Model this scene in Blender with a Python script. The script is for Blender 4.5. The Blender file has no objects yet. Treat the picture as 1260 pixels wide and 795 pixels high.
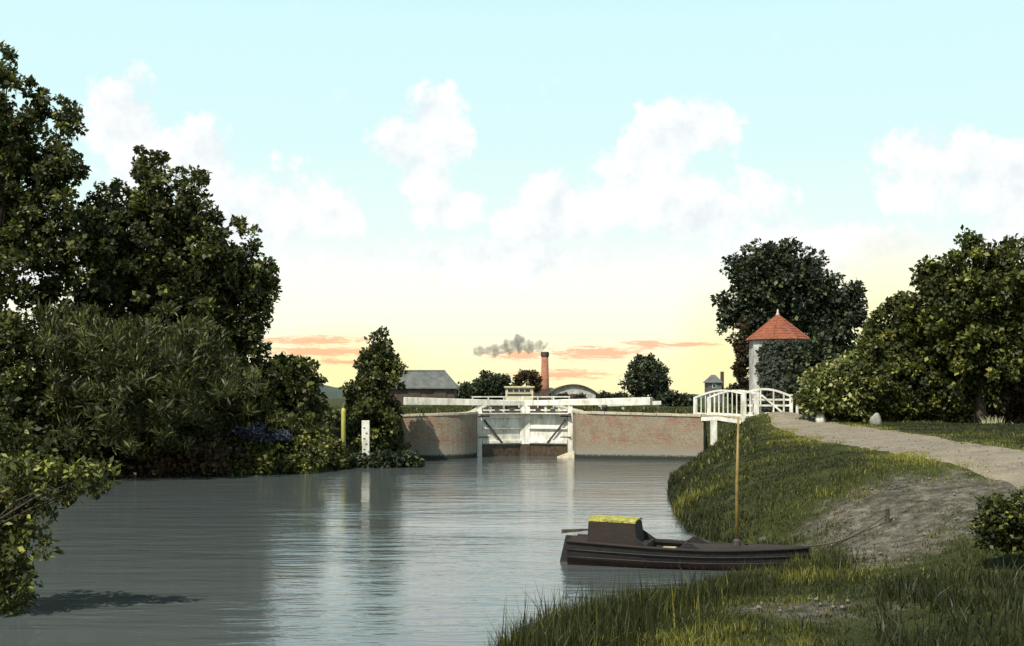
import bpy, bmesh, math, random
import numpy as np

# ------------------------------------------------------------------ camera, sky, sun, exposure
S = bpy.context.scene
COL = S.collection
EYE, FP, HOR = 3.13, 1500.0, 488.0        # eye height, focal length in photo pixels, horizon row
cam = bpy.data.cameras.new('camera')
cam.sensor_width = 36.0
cam.lens = 36.0 * FP / 1260.0
cam.shift_y = (HOR - 397.5) / 1260.0
cam.clip_start = 0.1
cam.clip_end = 6000
camo = bpy.data.objects.new('camera', cam)
camo.location = (0, 0, EYE)
camo.rotation_euler = (math.radians(90), 0, 0)
COL.objects.link(camo)
S.camera = camo

SUN_AZ, SUN_EL = math.radians(-146), math.radians(53)      # azimuth from +Y towards +X
sd = bpy.data.lights.new('sun', 'SUN')
sd.energy = 5.0
sd.angle = math.radians(0.6)
sd.color = (1.0, 0.93, 0.80)
so = bpy.data.objects.new('sun', sd)
so.rotation_euler = (math.radians(90) - SUN_EL, 0, -SUN_AZ + math.pi)
COL.objects.link(so)

S.view_settings.view_transform = 'Standard'
S.view_settings.look = 'None'
S.view_settings.gamma = 1.0
S.view_settings.exposure = 0.3
S.cycles.max_bounces = 6
S.cycles.transparent_max_bounces = 8


def px_dir(px, py):
    az = math.atan((px - 630.0) / FP)
    el = math.atan((HOR - py) / FP * math.cos(az))
    return az, el


def make_world():
    w = bpy.data.worlds.new('World')
    S.world = w
    w.use_nodes = True
    nt = w.node_tree
    N, L = nt.nodes, nt.links
    N.clear()
    out = N.new('ShaderNodeOutputWorld')
    bg = N.new('ShaderNodeBackground')
    L.new(bg.outputs[0], out.inputs[0])

    def math_(op, a, b=None, c=None, clamp=False):
        n = N.new('ShaderNodeMath')
        n.operation = op
        n.use_clamp = clamp
        for i, v in enumerate((a, b, c)):
            if v is None:
                continue
            if isinstance(v, (int, float)):
                n.inputs[i].default_value = v
            else:
                L.new(v, n.inputs[i])
        return n.outputs[0]

    def mix(fac, a, b):
        n = N.new('ShaderNodeMix')
        n.data_type = 'RGBA'
        n.clamp_factor = True
        for k, v in ((0, fac), (6, a), (7, b)):
            if isinstance(v, (int, float)):
                n.inputs[k].default_value = v
            elif isinstance(v, tuple):
                n.inputs[k].default_value = (*v, 1)
            else:
                L.new(v, n.inputs[k])
        return n.outputs[2]

    tc = N.new('ShaderNodeTexCoord')
    sep = N.new('ShaderNodeSeparateXYZ')
    L.new(tc.outputs['Generated'], sep.inputs[0])
    el = math_('ARCSINE', sep.outputs[2])
    az = math_('ARCTAN2', sep.outputs[0], sep.outputs[1])
    u = math_('SUBTRACT', math_('PINGPONG', math_('ADD', az, 0.42), 0.84), 0.42)
    uv = N.new('ShaderNodeCombineXYZ')
    L.new(u, uv.inputs[0])
    L.new(el, uv.inputs[1])

    def noise(scale, detail, rough, vec=None):
        n = N.new('ShaderNodeTexNoise')
        n.inputs['Scale'].default_value = scale
        n.inputs['Detail'].default_value = detail
        n.inputs['Roughness'].default_value = rough
        if vec is not None:
            L.new(vec, n.inputs['Vector'])
        return n.outputs[0]

    def blobs(lst):
        acc = None
        for (cx, cy, rx, ry) in lst:
            a0, e0 = px_dir(cx, cy)
            m = N.new('ShaderNodeMapping')
            m.vector_type = 'TEXTURE'
            m.inputs['Location'].default_value = (a0, e0, 0)
            m.inputs['Scale'].default_value = (rx / FP, ry / FP, 1)
            L.new(uv.outputs[0], m.inputs[0])
            g = N.new('ShaderNodeTexGradient')
            g.gradient_type = 'SPHERICAL'
            L.new(m.outputs[0], g.inputs[0])
            acc = g.outputs[1] if acc is None else math_('MAXIMUM', acc, g.outputs[1])
        return acc

    # clear sky: a pale warm haze low down, thinning into Nishita's own blue overhead
    sky = N.new('ShaderNodeTexSky')
    sky.sky_type = 'NISHITA'
    sky.sun_disc = False
    sky.sun_elevation = SUN_EL
    sky.sun_rotation = SUN_AZ
    sky.air_density = 1.0
    sky.dust_density = 1.2
    ns = N.new('ShaderNodeVectorMath')
    ns.operation = 'SCALE'
    ns.inputs[3].default_value = 0.06
    L.new(sky.outputs[0], ns.inputs[0])
    ramp = N.new('ShaderNodeValToRGB')
    L.new(math_('MULTIPLY', el, 2.0 / math.pi), ramp.inputs[0])
    cr = ramp.color_ramp
    stops = [(0.0, (0.88, 0.80, 0.44)), (1.5, (0.90, 0.84, 0.52)), (3.2, (0.92, 0.89, 0.68)), (5.0, (0.90, 0.92, 0.78)),
             (7.5, (0.70, 0.86, 0.79)), (11.5, (0.60, 0.80, 0.80)), (18.0, (0.55, 0.79, 0.82)), (40.0, (0.36, 0.66, 0.82))]
    while len(cr.elements) < len(stops):
        cr.elements.new(0.5)
    for e, (deg, c) in zip(cr.elements, stops):
        e.position = deg / 90.0
        e.color = (*c, 1)
    nfac = math_('MULTIPLY_ADD', el, 2.0, -0.60, clamp=True)
    nfac = math_('MULTIPLY', nfac, 0.9)
    base = mix(nfac, ramp.outputs[0], ns.outputs[0])

    # cumulus clouds
    D = blobs([(165, 150, 75, 75), (215, 205, 110, 75), (330, 260, 140, 75), (240, 300, 190, 70), (400, 265, 70, 50),
               (520, 180, 80, 70), (535, 145, 50, 60), (545, 255, 75, 42), (850, 160, 95, 55), (795, 205, 105, 60),
               (735, 250, 130, 52), (870, 255, 130, 60), (670, 275, 120, 40), (950, 295, 150, 45), (1150, 210, 100, 62),
               (1225, 235, 120, 62), (1115, 185, 55, 36), (1060, 305, 120, 34), (1250, 285, 100, 45), (520, 225, 60, 60),
               (600, 320, 260, 40), (150, 330, 200, 50)])
    n1 = noise(23, 10, 0.68, tc.outputs['Generated'])
    amp = math_('MULTIPLY_ADD', D, 4.0, 0.55)
    amp = math_('MULTIPLY', math_('MINIMUM', amp, 1.0), 3.3)
    dens = math_('MULTIPLY_ADD', math_('SUBTRACT', n1, 0.51), amp, math_('MULTIPLY', D, 1.25))
    mr = N.new('ShaderNodeMapRange')
    mr.interpolation_type = 'SMOOTHSTEP'
    L.new(dens, mr.inputs[0])
    mr.inputs[1].default_value = 0.16
    mr.inputs[2].default_value = 0.62
    # billows: the side of each puff turned to the light against the side turned away
    of = N.new('ShaderNodeVectorMath')
    of.operation = 'ADD'
    L.new(tc.outputs['Generated'], of.inputs[0])
    of.inputs[1].default_value = (-0.008, 0.0, 0.014)
    n1b = noise(23, 5, 0.6, of.outputs[0])
    n1c = noise(23, 5, 0.6, tc.outputs['Generated'])
    ccol = mix(math_('MULTIPLY_ADD', math_('SUBTRACT', n1c, n1b), 3.2, 0.62, clamp=True), (0.68, 0.73, 0.76), (0.88, 0.87, 0.86))
    c1 = mix(math_('MULTIPLY', mr.outputs[0], 0.93), base, ccol)

    # warm yellow haze standing over the fields
    D3 = blobs([(1090, 390, 120, 110), (885, 440, 70, 110), (420, 450, 120, 60)])
    c1 = mix(math_('MULTIPLY', D3, 0.6), c1, (0.90, 0.78, 0.34))

    # thin salmon streaks of cloud low over the horizon
    D2 = blobs([(735, 434, 100, 13), (795, 424, 42, 10), (690, 461, 95, 9), (385, 419, 110, 8), (395, 433, 100, 11),
                (640, 437, 60, 10), (850, 424, 60, 4), (420, 446, 60, 5)])
    mp = N.new('ShaderNodeMapping')
    mp.inputs['Scale'].default_value = (1, 1, 7)
    L.new(tc.outputs['Generated'], mp.inputs[0])
    n3 = noise(55, 8, 0.8, mp.outputs[0])
    d2 = math_('ADD', D2, math_('MULTIPLY', math_('SUBTRACT', n3, 0.5), 3.2))
    mr2 = N.new('ShaderNodeMapRange')
    mr2.interpolation_type = 'SMOOTHSTEP'
    L.new(d2, mr2.inputs[0])
    mr2.inputs[1].default_value = 0.22
    mr2.inputs[2].default_value = 0.75
    lowm = math_('GREATER_THAN', D2, 0.001)
    c2 = mix(math_('MULTIPLY', math_('MULTIPLY', mr2.outputs[0], lowm), 0.72), c1, (0.78, 0.36, 0.20))
    L.new(c2, bg.inputs[0])
    bg.inputs[1].default_value = 1.0


make_world()

# ------------------------------------------------------------------ helpers
rng = np.random.default_rng(7)
random.seed(7)


def P(px, py, d):
    """photo pixel at a chosen distance -> a point in the place (metres)"""
    return np.array([(px - 630.0) * d / FP, d, EYE - (py - HOR) * d / FP])


ORIGIN = {}


def thing(name, label, cat, loc, group=None, kind=None):
    o = bpy.data.objects.new(name, None)
    o.empty_display_size = 0.2
    o.location = [float(v) for v in loc]
    COL.objects.link(o)
    ORIGIN[o] = np.array(loc, float)
    tag(o, label, cat, group, kind)
    return o


def tag(o, label=None, cat=None, group=None, kind=None):
    for k, v in (('label', label), ('category', cat), ('group', group), ('kind', kind)):
        if v:
            o[k] = v
    return o


def link_mesh(name, me, mat, parent=None, smooth=False):
    o = bpy.data.objects.new(name, me)
    COL.objects.link(o)
    if mat:
        me.materials.append(mat)
    if parent is not None:
        o.parent = parent
        ORIGIN[o] = ORIGIN[parent]
    else:
        ORIGIN.setdefault(o, np.zeros(3))
    if smooth:
        me.polygons.foreach_set('use_smooth', np.ones(len(me.polygons), bool))
    return o


def np_mesh(name, V, F, tint=None):
    """V (n,3), F (m,k) arrays -> mesh, fast"""
    V = np.asarray(V, np.float32)
    F = np.asarray(F, np.int32)
    m, k = F.shape
    me = bpy.data.meshes.new(name)
    me.vertices.add(len(V))
    me.vertices.foreach_set('co', V.ravel())
    me.loops.add(m * k)
    me.loops.foreach_set('vertex_index', F.ravel())
    me.polygons.add(m)
    me.polygons.foreach_set('loop_start', np.arange(0, m * k, k, dtype=np.int32))
    me.polygons.foreach_set('loop_total', np.full(m, k, np.int32))
    if tint is not None:
        a = me.attributes.new('tint', 'FLOAT', 'POINT')
        a.data.foreach_set('value', np.asarray(tint, np.float32))
    me.update(calc_edges=True)
    return me


class MB:
    def __init__(self):
        self.v, self.f = [], []

    def add(self, vs, fs):
        n = len(self.v)
        self.v += [tuple(float(c) for c in p) for p in vs]
        self.f += [tuple(i + n for i in f) for f in fs]
        return self

    def hexa(self, b, t):
        """four bottom corners and four top corners (counter-clockwise from above)"""
        return self.add(list(b) + list(t), [(3, 2, 1, 0), (4, 5, 6, 7), (0, 1, 5, 4), (1, 2, 6, 5), (2, 3, 7, 6), (3, 0, 4, 7)])

    def box(self, x0, x1, y0, y1, z0, z1):
        b = [(x0, y0, z0), (x1, y0, z0), (x1, y1, z0), (x0, y1, z0)]
        return self.hexa(b, [(p[0], p[1], z1) for p in b])

    def beam(self, p0, p1, w, h, w1=None, h1=None):
        """timber from p0 to p1; w across (horizontal), h upright; may taper"""
        p0, p1 = np.array(p0, float), np.array(p1, float)
        d = p1 - p0
        d /= np.linalg.norm(d)
        up = np.array([0, 0, 1.0])
        if abs(d[2]) > 0.95:
            up = np.array([0, 1.0, 0])
        s = np.cross(d, up)
        s /= np.linalg.norm(s)
        t = np.cross(s, d)
        w1 = w if w1 is None else w1
        h1 = h if h1 is None else h1
        vs = []
        for p, a, b in ((p0, w, h), (p1, w1, h1)):
            for i, j in ((-1, -1), (1, -1), (1, 1), (-1, 1)):
                vs.append(p + s * i * a / 2 + t * j * b / 2)
        return self.add(vs, [(0, 1, 2, 3), (7, 6, 5, 4), (0, 4, 5, 1), (1, 5, 6, 2), (2, 6, 7, 3), (3, 7, 4, 0)])

    def tube(self, pts, rad, n=7):
        pts = [np.array(p, float) for p in pts]
        vs, fs = [], []
        for i, p in enumerate(pts):
            d = pts[min(i + 1, len(pts) - 1)] - pts[max(i - 1, 0)]
            d /= np.linalg.norm(d) + 1e-9
            a = np.array([0, 0, 1.0]) if abs(d[2]) < 0.9 else np.array([1.0, 0, 0])
            s = np.cross(d, a)
            s /= np.linalg.norm(s)
            t = np.cross(s, d)
            for k in range(n):
                q = 2 * math.pi * k / n
                vs.append(p + (s * math.cos(q) + t * math.sin(q)) * rad[i])
        for i in range(len(pts) - 1):
            for k in range(n):
                a, b = i * n + k, i * n + (k + 1) % n
                fs.append((a, b, b + n, a + n))
        fs.append(tuple(range(n - 1, -1, -1)))
        fs.append(tuple((len(pts) - 1) * n + k for k in range(n)))
        return self.add(vs, fs)

    def lathe(self, c, prof, n=16, ph=0.0):
        """profile [(radius, z)] about the vertical through c"""
        vs, fs = [], []
        for r, z in prof:
            for k in range(n):
                q = 2 * math.pi * k / n + ph
                vs.append((c[0] + r * math.cos(q), c[1] + r * math.sin(q), z))
        for i in range(len(prof) - 1):
            for k in range(n):
                a, b = i * n + k, i * n + (k + 1) % n
                fs.append((a, b, b + n, a + n))
        fs.append(tuple(range(n - 1, -1, -1)))
        fs.append(tuple((len(prof) - 1) * n + k for k in range(n)))
        return self.add(vs, fs)

    def build(self, name, mat, parent=None, smooth=False, bevel=0.0, loc=None):
        o0 = ORIGIN[parent] if parent is not None else (np.array(loc, float) if loc is not None else np.zeros(3))
        me = bpy.data.meshes.new(name)
        me.from_pydata([tuple(np.array(p) - o0) for p in self.v], [], self.f)
        bm = bmesh.new()
        bm.from_mesh(me)
        bmesh.ops.recalc_face_normals(bm, faces=bm.faces)
        bm.to_mesh(me)
        bm.free()
        me.update()
        o = link_mesh(name, me, mat, parent, smooth)
        if parent is None and loc is not None:
            o.location = [float(c) for c in loc]
            ORIGIN[o] = np.array(loc, float)
        if bevel:
            b = o.modifiers.new('bevel', 'BEVEL')
            b.width = bevel
            b.segments = 2
            b.limit_method = 'ANGLE'
        return o


# ------------------------------------------------------------------ materials
def new_mat(name):
    m = bpy.data.materials.new(name)
    m.use_nodes = True
    nt = m.node_tree
    b = nt.nodes['Principled BSDF']
    return m, nt, b


def nnode(nt, kind, **kw):
    n = nt.nodes.new(kind)
    for k, v in kw.items():
        if k in n.inputs:
            n.inputs[k].default_value = v
        else:
            setattr(n, k, v)
    return n


def ramp_node(nt, fac, stops):
    r = nt.nodes.new('ShaderNodeValToRGB')
    while len(r.color_ramp.elements) < len(stops):
        r.color_ramp.elements.new(0.5)
    for e, (p, c) in zip(r.color_ramp.elements, stops):
        e.position = p
        e.color = (*c, 1) if len(c) == 3 else c
    nt.links.new(fac, r.inputs[0])
    return r.outputs[0]


def mixc(nt, fac, a, b, blend='MIX'):
    n = nt.nodes.new('ShaderNodeMix')
    n.data_type = 'RGBA'
    n.blend_type = blend
    for k, v in ((0, fac), (6, a), (7, b)):
        if isinstance(v, (int, float)):
            n.inputs[k].default_value = v
        elif isinstance(v, tuple):
            n.inputs[k].default_value = (*v, 1)
        else:
            nt.links.new(v, n.inputs[k])
    return n.outputs[2]


def bump(nt, b, height, strength, dist):
    n = nt.nodes.new('ShaderNodeBump')
    n.inputs['Strength'].default_value = strength
    n.inputs['Distance'].default_value = dist
    nt.links.new(height, n.inputs['Height'])
    nt.links.new(n.outputs[0], b.inputs['Normal'])


def worn(name, c0, c1, scale=3.0, rough=0.7, bscale=30.0, bstr=0.3, stretch=(1, 1, 1)):
    """a weathered surface: two tones in irregular patches and a fine grain"""
    m, nt, b = new_mat(name)
    tc = nnode(nt, 'ShaderNodeTexCoord')
    mp = nnode(nt, 'ShaderNodeMapping')
    mp.inputs['Scale'].default_value = stretch
    nt.links.new(tc.outputs['Object'], mp.inputs[0])
    n = nnode(nt, 'ShaderNodeTexNoise', Scale=scale, Detail=9.0, Roughness=0.72)
    nt.links.new(mp.outputs[0], n.inputs['Vector'])
    nt.links.new(ramp_node(nt, n.outputs[0], [(0.34, c0), (0.62, c1)]), b.inputs['Base Color'])
    b.inputs['Roughness'].default_value = rough
    n2 = nnode(nt, 'ShaderNodeTexNoise', Scale=bscale, Detail=4.0)
    nt.links.new(mp.outputs[0], n2.inputs['Vector'])
    bump(nt, b, n2.outputs[0], bstr, 0.02)
    return m


def leaf_mat(name, dark, mid, light, trans=0.25, rough=0.55):
    m, nt, b = new_mat(name)
    at = nnode(nt, 'ShaderNodeAttribute', attribute_name='tint')
    c = ramp_node(nt, at.outputs['Fac'], [(0.0, dark), (0.55, mid), (1.0, light)])
    nt.links.new(c, b.inputs['Base Color'])
    b.inputs['Roughness'].default_value = rough
    b.inputs['Specular IOR Level'].default_value = 0.35
    tr = nnode(nt, 'ShaderNodeBsdfTranslucent')
    nt.links.new(mixc(nt, 0.5, c, (0.10, 0.12, 0.01)), tr.inputs[0])
    mx = nnode(nt, 'ShaderNodeMixShader')
    mx.inputs[0].default_value = trans
    nt.links.new(b.outputs[0], mx.inputs[1])
    nt.links.new(tr.outputs[0], mx.inputs[2])
    nt.links.new(mx.outputs[0], nt.nodes['Material Output'].inputs[0])
    return m


def brick_mat(name, a, bcol, mortar, damp=True):
    m, nt, b = new_mat(name)
    tc = nnode(nt, 'ShaderNodeTexCoord')
    br = nnode(nt, 'ShaderNodeTexBrick')
    br.inputs['Scale'].default_value = 1.0
    br.inputs['Brick Width'].default_value = 0.24
    br.inputs['Row Height'].default_value = 0.09
    br.inputs['Mortar Size'].default_value = 0.009
    br.inputs['Color1'].default_value = (*a, 1)
    br.inputs['Color2'].default_value = (*bcol, 1)
    br.inputs['Mortar'].default_value = (*mortar, 1)
    nt.links.new(tc.outputs['UV'], br.inputs['Vector'])
    n = nnode(nt, 'ShaderNodeTexNoise', Scale=1.3, Detail=8.0, Roughness=0.7)
    nt.links.new(tc.outputs['UV'], n.inputs['Vector'])
    st = ramp_node(nt, n.outputs[0], [(0.34, (0, 0, 0)), (0.58, (1, 1, 1))])
    c = mixc(nt, st, br.outputs[0], (0.27, 0.235, 0.165))        # lichen and dust
    n3 = nnode(nt, 'ShaderNodeTexNoise', Scale=9.0, Detail=5.0, Roughness=0.7)
    nt.links.new(tc.outputs['UV'], n3.inputs['Vector'])
    c = mixc(nt, ramp_node(nt, n3.outputs[0], [(0.45, (0, 0, 0)), (0.7, (0.75, 0.75, 0.75))]), c, (0.12, 0.09, 0.07))
    if damp:                                                   # algae and wash left by the river on the low courses
        sp = nnode(nt, 'ShaderNodeSeparateXYZ')
        nt.links.new(tc.outputs['UV'], sp.inputs[0])
        add = nnode(nt, 'ShaderNodeMath', operation='MULTIPLY_ADD')
        nt.links.new(n.outputs[0], add.inputs[0])
        add.inputs[1].default_value = 1.5
        add.inputs[2].default_value = -0.75
        ad2 = nnode(nt, 'ShaderNodeMath', operation='ADD')
        nt.links.new(sp.outputs[1], ad2.inputs[0])
        nt.links.new(add.outputs[0], ad2.inputs[1])
        dm = ramp_node(nt, ad2.outputs[0], [(0.1, (1, 1, 1)), (0.8, (0, 0, 0))])
        c = mixc(nt, dm, c, mixc(nt, n3.outputs[0], (0.12, 0.13, 0.10), (0.36, 0.35, 0.31)))
        sl = nnode(nt, 'ShaderNodeMath', operation='MULTIPLY_ADD')
        nt.links.new(n3.outputs[0], sl.inputs[0])
        sl.inputs[1].default_value = -0.35
        nt.links.new(sp.outputs[1], sl.inputs[2])
        slime = ramp_node(nt, sl.outputs[0], [(0.0, (1, 1, 1)), (0.10, (0, 0, 0))])
        c = mixc(nt, slime, c, (0.022, 0.026, 0.018))
    nt.links.new(c, b.inputs['Base Color'])
    b.inputs['Roughness'].default_value = 0.85
    bump(nt, b, mixc(nt, 0.5, br.outputs[1], n3.outputs[0]), 0.5, 0.03)
    return m


M = {}
M['leaf_dark'] = leaf_mat('leaf_dark', (0.011, 0.016, 0.006), (0.042, 0.052, 0.016), (0.21, 0.22, 0.055), trans=0.32)
M['leaf_blue'] = leaf_mat('leaf_blue', (0.009, 0.014, 0.009), (0.024, 0.034, 0.018), (0.10, 0.12, 0.045), trans=0.12)
M['leaf_olive'] = leaf_mat('leaf_olive', (0.013, 0.018, 0.005), (0.056, 0.066, 0.013), (0.28, 0.28, 0.055))
M['leaf_willow'] = leaf_mat('leaf_willow', (0.013, 0.018, 0.006), (0.050, 0.058, 0.016), (0.19, 0.19, 0.055))
M['leaf_gold'] = leaf_mat('leaf_gold', (0.03, 0.04, 0.008), (0.12, 0.14, 0.03), (0.55, 0.52, 0.22))
M['leaf_rust'] = leaf_mat('leaf_rust', (0.018, 0.012, 0.006), (0.050, 0.030, 0.014), (0.10, 0.07, 0.025))
M['leaf_mauve'] = leaf_mat('leaf_mauve', (0.03, 0.035, 0.05), (0.09, 0.10, 0.16), (0.25, 0.26, 0.38))
M['grass'] = leaf_mat('grass', (0.009, 0.012, 0.003), (0.034, 0.040, 0.008), (0.21, 0.20, 0.032), trans=0.15)
M['bark'] = worn('bark', (0.025, 0.018, 0.012), (0.075, 0.055, 0.04), 6, 0.9, 25, 0.8, (1, 1, 0.3))
M['white'] = worn('white_paint', (0.40, 0.385, 0.29), (0.82, 0.81, 0.75), 3.0, 0.6, 40, 0.3, (1, 1, 0.45))
M['cream'] = worn('cream_paint', (0.50, 0.45, 0.26), (0.66, 0.62, 0.42), 2.5, 0.6)
M['weed_wood'] = worn('wet_wood', (0.018, 0.014, 0.010), (0.085, 0.055, 0.030), 5, 0.5, 30, 0.5)
M['iron'] = worn('iron', (0.02, 0.02, 0.02), (0.06, 0.055, 0.05), 8, 0.6)
M['stone'] = worn('coping_stone', (0.30, 0.26, 0.19), (0.52, 0.47, 0.36), 2.5, 0.85)
M['pale_stone'] = worn('pale_stone', (0.34, 0.33, 0.28), (0.62, 0.60, 0.54), 6, 0.85)
M['slate_stone'] = worn('grey_stone', (0.12, 0.12, 0.10), (0.28, 0.27, 0.24), 5, 0.9)
M['brick'] = brick_mat('lock_brick', (0.30, 0.115, 0.06), (0.16, 0.08, 0.05), (0.27, 0.235, 0.175))
M['stack_brick'] = worn('stack_brick', (0.20, 0.07, 0.04), (0.34, 0.15, 0.09), 0.9, 0.85)
M['slate'] = worn('slate', (0.055, 0.062, 0.058), (0.12, 0.13, 0.12), 1.2, 0.7, 8, 0.4)
M['barn_wall'] = worn('tarred_boards', (0.02, 0.018, 0.016), (0.10, 0.065, 0.045), 1.0, 0.8, 4, 0.5)
M['tile'] = worn('red_tile', (0.10, 0.036, 0.022), (0.30, 0.088, 0.038), 3.4, 0.8, 14, 0.8, (1, 1, 3))
M['render'] = worn('limewash', (0.20, 0.19, 0.165), (0.52, 0.51, 0.475), 1.3, 0.85)
M['hull'] = worn('tarred_hull', (0.004, 0.004, 0.004), (0.014, 0.010, 0.009), 4, 0.65, 30, 0.4)
M['hull_red'] = worn('red_boot_paint', (0.012, 0.005, 0.004), (0.032, 0.010, 0.008), 5, 0.6)
M['cabin'] = worn('varnished_cabin', (0.007, 0.005, 0.004), (0.024, 0.013, 0.007), 5, 0.8, 30, 0.4, (1, 1, 6))
M['canvas'] = worn('mossy_canvas', (0.05, 0.06, 0.012), (0.48, 0.43, 0.08), 11, 0.9, 25, 0.9)
M['ochre'] = worn('ochre_spar', (0.13, 0.085, 0.025), (0.26, 0.18, 0.05), 6, 0.5)
M['yellow_post'] = worn('yellow_green_post', (0.34, 0.32, 0.06), (0.52, 0.48, 0.12), 4, 0.7)
M['timber_in'] = worn('bare_boards', (0.32, 0.27, 0.15), (0.50, 0.44, 0.28), 4, 0.7, 30, 0.4)
M['rope'] = worn('rope', (0.05, 0.04, 0.025), (0.10, 0.08, 0.05), 20, 0.9)
M['glass'] = worn('dark_pane', (0.01, 0.012, 0.014), (0.03, 0.035, 0.04), 2, 0.15)
M['hill'] = worn('wooded_hill', (0.022, 0.034, 0.030), (0.055, 0.075, 0.055), 0.05, 0.95, 0.4, 0.8)


def water_mat():
    m, nt, b = new_mat('water')
    tc = nnode(nt, 'ShaderNodeTexCoord')
    b.inputs['Base Color'].default_value = (0.074, 0.088, 0.088, 1)
    b.inputs['Roughness'].default_value = 0.07
    b.inputs['IOR'].default_value = 1.34
    big = nnode(nt, 'ShaderNodeTexNoise', Scale=0.09, Detail=3.0, Roughness=0.5)
    bmp = nnode(nt, 'ShaderNodeMapping')
    bmp.inputs['Scale'].default_value = (0.7, 1.6, 1)
    nt.links.new(tc.outputs['Object'], bmp.inputs[0])
    nt.links.new(bmp.outputs[0], big.inputs['Vector'])
    calm = nnode(nt, 'ShaderNodeMapRange')
    nt.links.new(big.outputs[0], calm.inputs[0])
    for k_, v_ in ((1, 0.38), (2, 0.62), (3, 0.28), (4, 0.95)):
        calm.inputs[k_].default_value = v_
    prev = None
    for (sx, sy, sc, st, ds) in ((0.28, 1.0, 1.3, 0.5, 0.07), (0.35, 1.0, 4.5, 0.5, 0.019), (0.6, 1.0, 13, 0.5, 0.006)):
        mp = nnode(nt, 'ShaderNodeMapping')
        mp.inputs['Scale'].default_value = (sx, sy, 1)
        nt.links.new(tc.outputs['Object'], mp.inputs[0])
        n = nnode(nt, 'ShaderNodeTexNoise', Scale=sc, Detail=3.0, Roughness=0.55)
        nt.links.new(mp.outputs[0], n.inputs['Vector'])
        bp = nt.nodes.new('ShaderNodeBump')
        nt.links.new(calm.outputs[0], bp.inputs['Strength'])
        bp.inputs['Distance'].default_value = ds
        nt.links.new(n.outputs[0], bp.inputs['Height'])
        if prev:
            nt.links.new(prev.outputs[0], bp.inputs['Normal'])
        prev = bp
    nt.links.new(prev.outputs[0], b.inputs['Normal'])
    return m


def ground_mat():
    m, nt, b = new_mat('ground')
    tc = nnode(nt, 'ShaderNodeTexCoord')
    at = nnode(nt, 'ShaderNodeAttribute', attribute_name='tint')
    n1 = nnode(nt, 'ShaderNodeTexNoise', Scale=0.9, Detail=8.0, Roughness=0.7)
    n2 = nnode(nt, 'ShaderNodeTexNoise', Scale=3.0, Detail=10.0, Roughness=0.8)
    for n in (n1, n2):
        nt.links.new(tc.outputs['Object'], n.inputs['Vector'])
    grass = ramp_node(nt, n1.outputs[0], [(0.3, (0.015, 0.020, 0.005)), (0.7, (0.052, 0.060, 0.015))])
    dirt = ramp_node(nt, n2.outputs[0], [(0.36, (0.022, 0.021, 0.014)), (0.50, (0.078, 0.070, 0.053)), (0.66, (0.20, 0.18, 0.145))])
    k = nnode(nt, 'ShaderNodeMath', operation='MULTIPLY_ADD')
    nt.links.new(n1.outputs[0], k.inputs[0])
    k.inputs[1].default_value = 1.3
    k.inputs[2].default_value = -0.65
    k2 = nnode(nt, 'ShaderNodeMath', operation='ADD')
    nt.links.new(k.outputs[0], k2.inputs[0])
    nt.links.new(at.outputs['Fac'], k2.inputs[1])
    f = ramp_node(nt, k2.outputs[0], [(0.35, (0, 0, 0)), (0.62, (1, 1, 1))])
    nt.links.new(mixc(nt, f, grass, dirt), b.inputs['Base Color'])
    b.inputs['Roughness'].default_value = 0.95
    b.inputs['Specular IOR Level'].default_value = 0.15
    n4 = nnode(nt, 'ShaderNodeTexNoise', Scale=4.0, Detail=8.0, Roughness=0.75)
    nt.links.new(tc.outputs['Object'], n4.inputs['Vector'])
    bump(nt, b, n4.outputs[0], 0.6, 0.07)
    return m


def path_mat():
    m, nt, b = new_mat('gravel')
    tc = nnode(nt, 'ShaderNodeTexCoord')
    n1 = nnode(nt, 'ShaderNodeTexNoise', Scale=0.8, Detail=6.0, Roughness=0.65)
    n2 = nnode(nt, 'ShaderNodeTexNoise', Scale=16.0, Detail=6.0, Roughness=0.75)
    for n in (n1, n2):
        nt.links.new(tc.outputs['Object'], n.inputs['Vector'])
    a = ramp_node(nt, n2.outputs[0], [(0.34, (0.09, 0.072, 0.05)), (0.66, (0.34, 0.28, 0.205))])
    n3 = nnode(nt, 'ShaderNodeTexNoise', Scale=3.2, Detail=7.0, Roughness=0.75)
    nt.links.new(tc.outputs['Object'], n3.inputs['Vector'])
    a = mixc(nt, ramp_node(nt, n3.outputs[0], [(0.42, (0, 0, 0)), (0.62, (0.8, 0.8, 0.8))]), a, (0.085, 0.072, 0.048))
    nt.links.new(mixc(nt, ramp_node(nt, n1.outputs[0], [(0.4, (0, 0, 0)), (0.75, (0.6, 0.6, 0.6))]), a, (0.30, 0.265, 0.19)), b.inputs['Base Color'])
    b.inputs['Roughness'].default_value = 0.95
    bump(nt, b, n2.outputs[0], 0.7, 0.04)
    return m


M['water'] = water_mat()
M['ground'] = ground_mat()
M['gravel'] = path_mat()

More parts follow.
